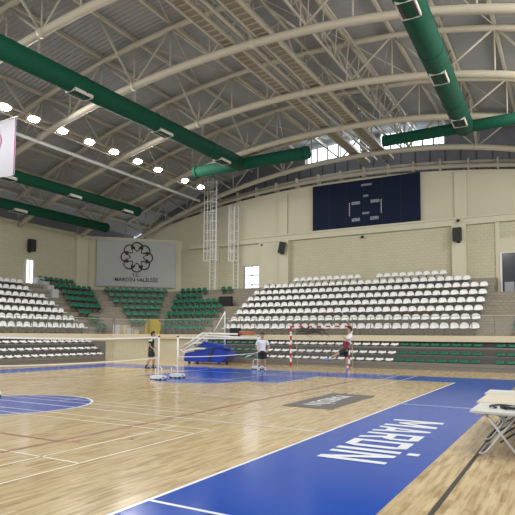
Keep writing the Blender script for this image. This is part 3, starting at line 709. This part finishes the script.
bm = bm_(); box(bm, -.5, .5, -.12, .12, 0, .72); o = obj('loudspeaker_box', bm, 'black', loc=(-21.0, 32.3, Zk(4)+.003)); tag(o, 'wide black box standing in the aisle between green and white seats', 'box')

# ---------------------------------------------------------------- court equipment
def badminton_post(x, y, label, s):
    t = empty('net_post', (x, y, 0), label, 'net post', 'white badminton posts')
    bm = bm_(); tube(bm, [(0, 0, .1), (0, 0, 1.55)], .033, 10); obj('upright', bm, 'white', t, True)
    bm = bm_(); tube(bm, [(0, 0, 1.53), (0, 0, 1.57)], .045, 10); obj('post_cap', bm, 'dark', t, True)
    bm = bm_(); box(bm, -.24, .24, -.17, .17, .05, .16); bmesh.ops.bevel(bm, geom=bm.edges[:], offset=.03, segments=2); obj('weight_box', bm, 'white', t)
    bm = bm_(); box(bm, -.25, .25, -.06, .06, .07, .12); obj('blue_stripe', bm, 'vinyl_l', t)
    bm = bm_(); tube(bm, [(-.2, s*.1, .15), (-.2, s*.1, .4), (-.12, s*.1, .47), (.0, s*.1, .47), (.08, s*.1, .4), (.08, s*.1, .15)], .018, 8); obj('pull_handle', bm, 'white', t, True)
    for sx in (-.2, .2):
        for sy in (-.14, .14):
            bm = bm_(); tube(bm, [(sx, sy-.02, .05), (sx, sy+.02, .05)], .05, 12); obj('wheel', bm, 'dark', t, True)
NXp = -12.8
badminton_post(NXp, 8.75, 'white badminton post at the left edge of the photo', 1)
badminton_post(NXp, 15.3, 'white badminton post on a white base, left one of the close pair', 1)
badminton_post(NXp, 16.4, 'white badminton post on a white base, right one of the close pair', -1)
badminton_post(NXp, 22.5, 'thin white badminton post just left of the player in white', -1)
def bnet(y0, y1, label):
    t = empty('badminton_net', (NXp, 0, 0), label, 'net', 'badminton nets')
    def z(u, zz): return zz-.05*4*u*(1-u)
    n = 60
    def strip(za, zb): 
        bm = bm_()
        for i in range(20):
            u0, u1 = i/20, (i+1)/20; ya, yb = y0+(y1-y0)*u0, y0+(y1-y0)*u1
            prism(bm, [(-.006, ya, z(u0, za)), (-.006, yb, z(u1, za)), (-.006, yb, z(u1, zb)), (-.006, ya, z(u0, zb))], (.012, 0, 0))
        return bm
    obj('white_top_tape', strip(1.50, 1.55), 'white', t)
    bm = bm_()
    for j in range(12):
        zz = .80+j*.06; tube(bm, [(0, y0+(y1-y0)*i/12, z(i/12, zz)) for i in range(13)], .0016, 3)
    for i in range(102): u = i/101; tube(bm, [(0, y0+(y1-y0)*u, z(u, .78)), (0, y0+(y1-y0)*u, z(u, 1.48))], .0016, 3)
    obj('mesh_panel', bm, 'net_d', t)
    obj('bottom_cord', strip(.775, .805), 'white', t)
bnet(8.79, 15.26, 'badminton net on the left with white tape, reaching the close post pair')
bnet(16.44, 22.46, 'badminton net across the blue key, ending beside the player in white')

# handball goal
g = empty('handball_goal', (-11.15, 25.95, 0), 'handball goal with red and white striped frame and loose net', 'goal')
GW = 1.61
def striped(a, b, n, nm):
    a, b = V(a), V(b); bm = bm_()
    for i in range(n):
        p, q = a.lerp(b, i/n), a.lerp(b, (i+1)/n); d_ = .04
        if abs((b-a).z) > .1: box(bm, p.x-d_, p.x+d_, -d_, d_, p.z, q.z, i % 2)
        else: box(bm, p.x, q.x, -d_, d_, p.z-d_, p.z+d_, i % 2)
    obj(nm, bm, ['red', 'white'], g)
striped((-GW, 0, 0), (-GW, 0, 2.04), 9, 'goal_post'); striped((GW, 0, 0), (GW, 0, 2.04), 9, 'goal_post'); striped((-GW-.04, 0, 2.08), (GW+.04, 0, 2.08), 13, 'crossbar')
for s in (-1, 1):
    bm = bm_(); tube(bm, [(s*GW, .04, 2.05), (s*(GW-.02), .3, 2.02), (s*(GW-.04), .62, 1.0), (s*(GW-.05), .68, .03), (s*GW, .05, .03)], .016, 6); obj('net_bow', bm, 'steel', g)
bm = bm_(); tube(bm, [(-GW+.05, .68, .03), (GW-.05, .68, .03)], .014, 6); obj('rear_bar', bm, 'steel', g)
bm = bm_()
for i in range(26):
    x = -GW+.08+(2*GW-.16)*i/25; tube(bm, [(x, .05, 2.03), (x, .3, 1.98), (x, .62, 1.0), (x, .67, .05)], .003, 3)
for j in range(14):
    f_ = j/13; zz = 1.98-1.9*f_; yy = .3+.37*min(1, f_*1.6); tube(bm, [(-GW+.06, yy, zz), (GW-.06, yy, zz)], .003, 3)
obj('goal_net', bm, 'net', g)
bm = bm_(); random.seed(3)
for i in range(26):
    x = -1.35+random.random()*1.5; pts = [(x+random.uniform(-.2, .2)*k_, .02+random.uniform(-.05, .05), 2.06-.11*k_*random.uniform(.2, 1.2)) for k_ in range(5)]
    tube(bm, pts, .011, 4)
obj('bunched_net', bm, 'net_d', g)

# folded portable basketball hoop beside the stand
hp = empty('portable_basketball_hoop', (-17.4, 25.3, 0), 'folded portable basketball hoop with blue padded base and white arms', 'basketball hoop')
bm = bm_(); prism(bm, [(-1.55, -.45, .12), (.95, -.45, .12), (1.45, -.45, .55), (1.05, -.45, .84), (.25, -.45, .9), (-.55, -.45, .74), (-1.5, -.45, .58)], (0, .95, 0)); bmesh.ops.bevel(bm, geom=bm.edges[:], offset=.05, segments=2); obj('padded_base', bm, 'vinyl', hp)
bm = bm_(); prism(bm, [(.1, -.5, .15), (.22, -.5, .15), (.5, -.5, .88), (.36, -.5, .88)], (0, 1.05, 0)); obj('base_strap', bm, 'dark', hp)
bm = bm_(); prism(bm, [(-.65, -.38, .95), (-.2, -.38, 1.22), (.95, -.38, 1.06), (1.2, -.38, .9), (.3, -.38, .92)], (0, .8, 0)); bmesh.ops.bevel(bm, geom=bm.edges[:], offset=.03, segments=2); obj('padded_cover', bm, 'vinyl', hp)
bm = bm_(); prism(bm, [(-1.5, -.5, .74), (-.7, -.5, .92), (-.1, -.5, .9), (-.1, -.5, .82), (-.7, -.5, .8), (-1.5, -.5, .64)], (0, .1, 0)); prism(bm, [(-1.0, -.5, 1.2), (-.5, -.5, 1.24), (-.3, -.5, 1.14), (-.9, -.5, 1.1)], (0, .1, 0)); obj('pale_link_arm', bm, 'white', hp)
for sy in (-.35, .25):
    bm = bm_(); tube(bm, [(-1.95, sy, .80), (-.35, sy, 1.70)], .055, 8); tube(bm, [(-.35, sy, 1.70), (1.95, sy, 1.66)], .05, 8); obj('main_arm', bm, 'white', hp, True)
    bm = bm_(); tube(bm, [(-1.8, sy, .66), (-.2, sy, 1.56)], .045, 8); tube(bm, [(-.2, sy, 1.56), (3.05, sy, 1.46)], .055, 8); obj('lower_arm', bm, 'white', hp, True)
    if sy > 0: continue
    bm = bm_(); tube(bm, [(.35, sy, 1.7), (1.12, sy, 2.85)], .032, 8); obj('brace_diagonal', bm, 'white', hp, True)
    bm = bm_(); tube(bm, [(1.12, sy, 2.9), (1.12, sy, 1.66)], .03, 8); obj('brace_upright', bm, 'white', hp, True)
    bm = bm_(); tube(bm, [(-1.9, sy, .8), (-1.4, sy, .45)], .05, 8); obj('arm_foot', bm, 'white', hp, True)
for x in (-1.6, -1.1, -.6, 0, .6, 1.2, 1.8):
    bm = bm_(); z_ = 1.70 if x > -.35 else 1.70+(x+.35)*.5625; tube(bm, [(x, -.35, z_), (x, .25, z_)], .03, 6); obj('arm_crosspiece', bm, 'white', hp, True)
bm = bm_(); box(bm, 1.4, 1.8, -.3, .2, 1.48, 2.0); obj('black_rim_mount', bm, 'black', hp)
bm = bm_(); box(bm, 1.9, 3.0, -.55, .4, 1.56, 1.60); obj('backboard', bm, 'glass', hp)
bm = bm_(); tube(bm, [(2.35+.42*math.cos(a*PI/12), -.1+.3*math.sin(a*PI/12), 1.78) for a in range(24)], .035, 8, closed=True); tube(bm, [(1.8, -.1, 1.7), (1.95, -.1, 1.78)], .05, 8); box(bm, 1.85, 2.85, -.12, -.02, 1.62, 1.72); obj('orange_rim', bm, 'orange', hp, True)
for sx in (-1.2, .8):
    for sy in (-.4, .4):
        bm = bm_(); tube(bm, [(sx, sy-.04, .07), (sx, sy+.04, .07)], .07, 12); obj('wheel', bm, 'dark', hp, True)
bm = bm_(); tube(bm, [(-1.3, -.2, .12), (-1.3, -.2, 1.06)], .05, 8); tube(bm, [(-.3, 0, 1.0), (-.3, 0, 1.66)], .05, 8); tube(bm, [(.9, 0, 1.0), (.9, 0, 1.62)], .05, 8); obj('support_leg', bm, 'white', hp, True)

# yellow board and folded trolley on the platform
bm = bm_(); prism(bm, [(-.55, 0, 0), (.5, 0, 0), (.6, .02, .62), (.3, .04, 1.0), (-.25, .04, 1.02), (-.5, .02, .7)], (0, .12, 0)); bmesh.ops.bevel(bm, geom=bm.edges[:], offset=.03, segments=2)
o = obj('yellow_sign_board', bm, 'yellow', loc=(-24.3, 28.35, Z0)); tag(o, 'yellow rounded board leaning behind the railing above the player in black', 'board'); o.rotation_euler = (0, 0, .3)
for i, (x, y, w, h, lab) in enumerate(((-26.4, 27.15, .45, .6, 'pale tall box behind the corner railing'), (-25.75, 27.75, .4, .42, 'pale low box behind the corner railing'))):
    bm = bm_(); box(bm, -w/2, w/2, -.2, .2, 0, h); bmesh.ops.bevel(bm, geom=bm.edges[:], offset=.02, segments=1); o = obj('storage_box', bm, 'banner', loc=(x, y, Z0)); tag(o, lab, 'box'); o.rotation_euler = (0, 0, PI/4)

# ---------------------------------------------------------------- folding tables
def ftable(y0, y1, x0, top, label):
    t = empty('folding_table', (x0, y0, 0), label, 'table', 'folding tables at the right edge'); Wd = 1.85; D = y1-y0
    bm = bm_(); box(bm, 0, Wd, 0, D, .582, .61); bmesh.ops.bevel(bm, geom=bm.edges[:], offset=.012, segments=2); obj('table_top', bm, top, t)
    bm = bm_(); box(bm, .06, Wd-.06, .06, D-.06, .56, .583); obj('under_frame', bm, 'tube', t)
    def leg(xt, xb, ya, yb, nm):    # U shaped tube: down, rounded corner, across, up
        s = 1 if xb > xt else -1
        pts = []
        for yy in (ya,):
            pts += [(xt, yy, .57), (xt+(xb-xt)*.62, yy, .17), (xt+(xb-xt)*.78, yy, .07), (xt+(xb-xt)*.9, yy+.01, .03), (xb, yy+.03, .02)]
        pts2 = [(xb, yb-.03, .02), (xt+(xb-xt)*.9, yb-.01, .03), (xt+(xb-xt)*.78, yb, .07), (xt+(xb-xt)*.62, yb, .17), (xt, yb, .57)]
        bm = bm_(); tube(bm, pts+pts2, .0165, 10); obj(nm, bm, 'tube', t, True)
    leg(.2, .68, .04, D-.07, 'leg_tube'); leg(.58, .1, .1, D-.1, 'leg_tube')
    leg(1.25, 1.75, .1, D-.1, 'leg_tube'); leg(1.62, 1.12, .04, D-.07, 'leg_tube')
    bm = bm_(); tube(bm, [(.39, .06, .32), (.39, D-.06, .32)], .01, 6); tube(bm, [(1.43, .06, .32), (1.43, D-.06, .32)], .01, 6); obj('pivot_rod', bm, 'tube', t)
    bm = bm_()
    for a in (.3, .5, .72): tube(bm, [(.3+a*.1, .1, .42-a*.3), (.5+a*.2, D-.1, .5-a*.25)], .011, 6)
    obj('lock_bar', bm, 'dark', t)
    return t
ftable(7.97, 9.06, -1.21, 'table_w', 'nearest folding table, pale grey top with a black strap on it')
ftable(9.12, 10.5, -1.28, 'table', 'middle folding table with beige top')
ftable(10.56, 11.35, -1.34, 'table_w', 'farthest folding table, pale top showing behind the beige one')
# black strap with white buckle
sr = empty('shoulder_strap', (-.82, 8.5, .612), 'black and white shoulder strap lying on the nearest folding table', 'strap')
def ribbon(pts, w, th):
    bm = bm_()
    for i in range(len(pts)-1):
        a, b = V(pts[i]), V(pts[i+1]); d_ = (b-a).normalized(); n = V((-d_.y, d_.x, 0))*w/2; up = V((0, 0, th))
        prism(bm, [a-n, b-n+d_*.004, b+n+d_*.004, a+n], up)
    return bm
pts = [(-.16, .17, .004), (-.19, .1, .012), (-.17, .03, .01), (-.1, .0, .006)]
pts = [(-.1+.0, -.12, .004), (-.17, -.06, .01), (-.16, .06, .012), (-.1, .15, .014), (.0, .17, .012), (.12, .12, .01), (.25, .12, .008)]
obj('black_webbing', ribbon(pts, .05, .02), 'black', sr)
obj('black_webbing', ribbon([(-.02, -.02, .003), (.04, -.14, .01), (.2, -.2, .012), (.42, -.16, .01), (.62, -.2, .008)], .075, .03), 'black', sr)
obj('white_webbing', ribbon([(-.02, .03, .004), (.1, .0, .01), (.3, -.05, .012), (.6, -.05, .01)], .05, .018), 'white', sr)
bm = bm_(); tube(bm, [(-.13+.03*math.cos(a*PI/6), -.1+.03*math.sin(a*PI/6), .012) for a in range(12)], .007, 6, closed=True); obj('buckle', bm, 'tube', sr)

# ---------------------------------------------------------------- people
def sph(bm, c, r, sc=(1, 1, 1), n=12, ax=None):
    c = V(c); rings = []; m = n//2+1
    for j in range(1, m):
        a = PI*j/m; rings.append([bm.verts.new(c+V((math.cos(2*PI*k/n)*math.sin(a)*r*sc[0], math.sin(2*PI*k/n)*math.sin(a)*r*sc[1], math.cos(a)*r*sc[2]))) for k in range(n)])
    t, b = bm.verts.new(c+V((0, 0, r*sc[2]))), bm.verts.new(c-V((0, 0, r*sc[2])))
    for k in range(n):
        bm.faces.new((t, rings[0][k], rings[0][(k+1) % n])); bm.faces.new((b, rings[-1][(k+1) % n], rings[-1][k]))
        for j in range(len(rings)-1): bm.faces.new((rings[j][k], rings[j+1][k], rings[j+1][(k+1) % n], rings[j][(k+1) % n]))
def limb(bm, p, r0, q, r1, side=None, ratio=1., n=14, caps=True, mid=None):
    p, q = V(p), V(q); t = (q-p).normalized(); a = (side-t*side.dot(t)).normalized() if side else frame_(t)[0]; b = t.cross(a).normalized(); rings = []
    seq = []
    L_ = (q-p).length
    if caps: seq += [(p-t*r0*.9*ratio, r0*.35), (p-t*r0*.6*ratio, r0*.78)]
    seq += [(p, r0)]
    for f_ in (.25, .5, .75): seq.append((p.lerp(q, f_), (r0+(r1-r0)*f_)*(1+(mid or 0)*math.sin(f_*PI))))
    seq += [(q, r1)]
    if caps: seq += [(q+t*r1*.6*ratio, r1*.78), (q+t*r1*.9*ratio, r1*.35)]
    for c_, r in seq: rings.append([bm.verts.new(c_+a*math.cos(2*PI*k/n)*r+b*math.sin(2*PI*k/n)*r*ratio) for k in range(n)])
    for j in range(len(rings)-1):
        for k in range(n): bm.faces.new((rings[j][k], rings[j][(k+1) % n], rings[j+1][(k+1) % n], rings[j+1][k]))
    bm.faces.new(rings[0][::-1]); bm.faces.new(rings[-1])
def remesh(o, v, it=6):
    m = o.modifiers.new('remesh', 'REMESH'); m.mode = 'VOXEL'; m.voxel_size = v; m.use_smooth_shade = True
    s = o.modifiers.new('smooth', 'SMOOTH'); s.iterations = it; s.factor = .5
def person(label, loc, J, face, side, shirt, shorts, shoes, yoke=None, racket=None, sock='white'):
    """J: joints in metres (u to the photo's right, v away from the camera, w up) relative to loc"""
    t = empty('person', loc, label, 'person', 'badminton players')
    dR = V((.868, .496, 0)); dF = V((-.496, .868, 0))
    P_ = {k: dR*p[0]+dF*p[1]+V((0, 0, p[2])) for k, p in J.items()}
    fc = (dR*face[0]+dF*face[1]+V((0, 0, face[2] if len(face) > 2 else 0))).normalized(); sd = (dR*side[0]+dF*side[1]).normalized()
    up = V((0, 0, 1)); hd = P_['head']; nk = P_['neck']; ch = P_['chest']; pv = P_['pelvis']
    bm = bm_()
    limb(bm, nk-(nk-ch)*.1, .062, hd-up*.03, .055)
    limb(bm, hd-up*.05+fc*.012, .066, hd+up*.055, .077, side=sd, ratio=1.12)
    limb(bm, hd-up*.075+fc*.035, .04, hd-up*.03+fc*.05, .045)                                # jaw
    limb(bm, hd-up*.02+fc*.085, .012, hd-up*.038+fc*.106, .014, caps=True)                     # nose
    hs = fc.cross(up).normalized()
    for s in (-1, 1): limb(bm, hd+hs*s*.08-up*.02, .012, hd+hs*s*.084+up*.02-fc*.01, .016)     # ears
    limb(bm, ch, .155, pv+(ch-pv)*.35, .125, side=sd, ratio=.68); limb(bm, pv+(ch-pv)*.35, .125, pv, .15, side=sd, ratio=.72)
    limb(bm, ch, .15, nk-(nk-ch)*.25, .08, side=sd, ratio=.7)
    for s in 'LR':
        sh, el, wr = P_['sh'+s], P_['el'+s], P_['wr'+s]; hp_, kn, an = P_['hip'+s], P_['kn'+s], P_['an'+s]
        limb(bm, ch.lerp(sh, .45)+(nk-ch)*.2, .07, sh, .058); limb(bm, sh, .052, el, .04, mid=.08); limb(bm, el, .040, wr, .026, mid=.12)
        limb(bm, hp_, .088, kn, .056, mid=.04); limb(bm, kn, .056, an, .036, mid=.22)
        toe = P_['toe'+s]; limb(bm, an-up*0, .038, an.lerp(toe, .55), .036); 
        # hand: palm, four fingers of unequal length and a thumb
        hv = (wr-el).normalized(); pa, pb = frame_(hv); palm = wr+hv*.075
        limb(bm, wr, .024, palm, .034, side=pa, ratio=.5)
        for i, ln in enumerate((.058, .070, .074, .066)):
            off = pa*(-.027+.018*i); b0 = palm+off-hv*.012; k1 = b0+hv*ln*.65+pb*.008; k2 = k1+hv*ln*.42+pb*.026
            limb(bm, b0, .0095, k1, .0085, n=8); limb(bm, k1, .0085, k2, .007, n=8)
        th0 = wr+hv*.03-pa*.022; limb(bm, th0, .012, th0+hv*.035-pa*.028, .0105, n=8); limb(bm, th0+hv*.035-pa*.028, .0105, th0+hv*.065-pa*.03+pb*.012, .008, n=8)
    body = obj('body', bm, 'skin', t); remesh(body, .0075, 3)
    bm = bm_()                                                    # hair cap
    limb(bm, hd+up*.04-fc*.03, .09, hd+up*.085-fc*.008, .085, side=sd, ratio=1.12); limb(bm, hd-up*.02-fc*.05, .068, hd+up*.04-fc*.04, .085); limb(bm, hd+up*.085+fc*.045, .03, hd+up*.1, .05)
    remesh(obj('hair', bm, 'hair', t), .01, 4)
    bm = bm_()
    for s in (-1, 1): sph(bm, hd+fc*.083+hs*s*.03+up*.008, .0095, n=8)
    obj('eyes', bm, 'hair', t, True)
    bm = bm_(); limb(bm, hd+fc*.088-up*.062-hs*.02, .006, hd+fc*.088-up*.062+hs*.02, .006, n=8); obj('mouth', bm, 'maroon', t, True)
    bm = bm_()                                                    # shirt with short sleeves
    limb(bm, ch+(nk-ch)*.25, .165, pv+(ch-pv)*.3, .15, side=sd, ratio=.72, caps=False); limb(bm, pv+(ch-pv)*.3, .15, pv-(ch-pv)*.06, .17, side=sd, ratio=.76, caps=False)
    limb(bm, ch+(nk-ch)*.2, .16, nk-(nk-ch)*.12, .075, side=sd, ratio=.75)
    for s in 'LR':
        sh, el = P_['sh'+s], P_['el'+s]; limb(bm, ch.lerp(sh, .5)+(nk-ch)*.2, .085, sh, .075); limb(bm, sh, .072, sh.lerp(el, .68), .068, caps=False)
    remesh(obj('shirt', bm, shirt, t), .012, 6)
    if yoke:
        bm = bm_()
        if yoke[0] == 'shoulder':
            for s in 'LR': sh, el = P_['sh'+s], P_['el'+s]; limb(bm, ch.lerp(sh, .72)+(nk-ch)*.25, .088, sh.lerp(el, .2), .083)
        else:
            limb(bm, ch+(pv-ch)*.35+fc*.02, .165, pv-(ch-pv)*.02+fc*.02, .175, side=sd, ratio=.76, caps=False)
        remesh(obj('shirt_panel', bm, yoke[1], t), .012, 4)
    bm = bm_(); limb(bm, pv+(ch-pv)*.12, .158, pv-up*.06, .172, side=sd, ratio=.78)
    for s in 'LR': hp_, kn = P_['hip'+s], P_['kn'+s]; limb(bm, hp_, .11, hp_.lerp(kn, .72), .105, caps=False)
    remesh(obj('shorts', bm, shorts, t), .012, 5)
    for s in 'LR':
        kn, an, toe = P_['kn'+s], P_['an'+s], P_['toe'+s]; fd = (toe-an).normalized()
        bm = bm_(); limb(bm, kn.lerp(an, .66), .048, an, .044, caps=False); o = obj('sock', bm, sock, t, True)
        bm = bm_(); limb(bm, an-fd*.03-up*.03, .046, toe-up*.0, .042, ratio=.9); limb(bm, an+up*.01, .047, an-up*.03, .05); remesh(obj('shoe', bm, shoes, t), .01, 3)
    if racket:
        s, d_ = racket; wr = P_['wr'+s]; el = P_['el'+s]; d_ = (dR*d_[0]+dF*d_[1]+V((0, 0, d_[2]))).normalized(); h0 = wr+(wr-el).normalized()*.09; org = V(loc)+h0
        r = empty('badminton_racket', org, 'badminton racket held by the %s' % racket_who, 'racket')
        bm = bm_(); tube(bm, [-d_*.06, d_*.1], .014, 8); obj('grip', bm, 'white', r, True)
        bm = bm_(); tube(bm, [d_*.1, d_*.40], .006, 6); obj('shaft', bm, 'white', r, True)
        a, b = frame_(d_); c_ = d_*.52
        bm = bm_(); tube(bm, [c_+d_*.13*math.cos(i*PI/12)+a*.1*math.sin(i*PI/12) for i in range(24)], .006, 6, closed=True); obj('head_frame', bm, 'white', r, True)
        bm = bm_()
        for i in range(-4, 5):
            w_ = .1*math.sqrt(1-(i/5)**2); l_ = .13*math.sqrt(1-(i/5)**2)
            tube(bm, [c_+d_*.026*i-a*w_, c_+d_*.026*i+a*w_], .0012, 3); tube(bm, [c_+a*.02*i-d_*l_, c_+a*.02*i+d_*l_], .0012, 3)
        obj('string_bed', bm, 'white', r)
    return t
# the jumping player
racket_who = 'jumping player, raised above the head'
person('person leaping with one arm up, white and maroon jersey, dark shorts', (-7.97, 21.55, 0), dict(
    head=(.06, 0, 1.86), neck=(.07, 0, 1.70), chest=(.05, 0, 1.50), pelvis=(-.08, 0, 1.10),
    shL=(.10, -.17, 1.62), elL=(-.06, -.30, 1.40), wrL=(-.22, -.28, 1.56), shR=(.12, .15, 1.64), elR=(.20, .18, 1.93), wrR=(.06, .14, 2.15),
    hipL=(-.10, -.09, 1.02), knL=(-.48, -.12, .84), anL=(-.80, -.10, .66), toeL=(-.96, -.12, .62),
    hipR=(-.07, .09, 1.02), knR=(-.06, .08, .64), anR=(.0, .08, .27), toeR=(-.06, .08, .10)),
    (-1, -.25, .12), (.2, 1), 'shirt_w', 'shirt_k', 'shoe_b', yoke=('front', 'maroon'), racket=('R', (-.5, .2, .8)))
racket_who = 'player in the white shirt'
person('person in white shirt and black shorts standing right of the thin net post', (-12.2, 21.75, 0), dict(
    head=(.05, 0, 1.58), neck=(.05, 0, 1.42), chest=(.05, 0, 1.22), pelvis=(.05, 0, .87),
    shL=(-.15, 0, 1.33), elL=(-.24, .04, 1.08), wrL=(-.16, -.16, .92), shR=(.25, 0, 1.33), elR=(.36, .03, 1.10), wrR=(.27, -.14, .92),
    hipL=(-.05, 0, .82), knL=(-.07, -.04, .44), anL=(-.10, 0, .09), toeL=(-.15, -.15, .05),
    hipR=(.15, 0, .82), knR=(.16, -.04, .44), anR=(.18, 0, .09), toeR=(.21, -.15, .05)),
    (0, -1), (1, 0), 'shirt_w', 'shirt_k', 'shoe_w', racket=('L', (-.9, -.3, -.35)))
racket_who = 'player in black at the left'
person('person in black kit with white shoulders standing at the far left of the key', (-17.2, 20.0, 0), dict(
    head=(.10, 0, 1.62), neck=(.05, 0, 1.46), chest=(.03, 0, 1.27), pelvis=(.0, 0, .92),
    shL=(.0, -.18, 1.38), elL=(-.02, -.24, 1.12), wrL=(.14, -.26, .95), shR=(.06, .17, 1.38), elR=(.05, .22, 1.12), wrR=(.18, .2, .96),
    hipL=(.0, -.09, .86), knL=(-.02, -.1, .47), anL=(-.2, -.1, .09), toeL=(-.04, -.12, .05),
    hipR=(.02, .09, .86), knR=(.12, .1, .47), anR=(.1, .12, .09), toeR=(.25, .14, .05)),
    (1, -.1), (.1, 1), 'shirt_k', 'shirt_k', 'dark', yoke=('shoulder', 'shirt_w'), racket=('L', (.2, 0, 1)), sock='dark')

# ---------------------------------------------------------------- world & view
w = bpy.data.worlds.new('world'); S.world = w; w.use_nodes = True; nt = w.node_tree
bg = nt.nodes['Background']; bg.inputs[0].default_value = (.86, .93, 1.0, 1); bg.inputs[1].default_value = .6
arealight('clerestory_daylight', (-12, 37.6, 15.1), 170, 10, .8, (-11, 30, 15.0), (.8, .9, 1.))
S.view_settings.view_transform = 'Standard'; S.view_settings.look = 'None'; S.view_settings.gamma = 1; S.view_settings.use_curve_mapping = False
S.view_settings.exposure = 0.36
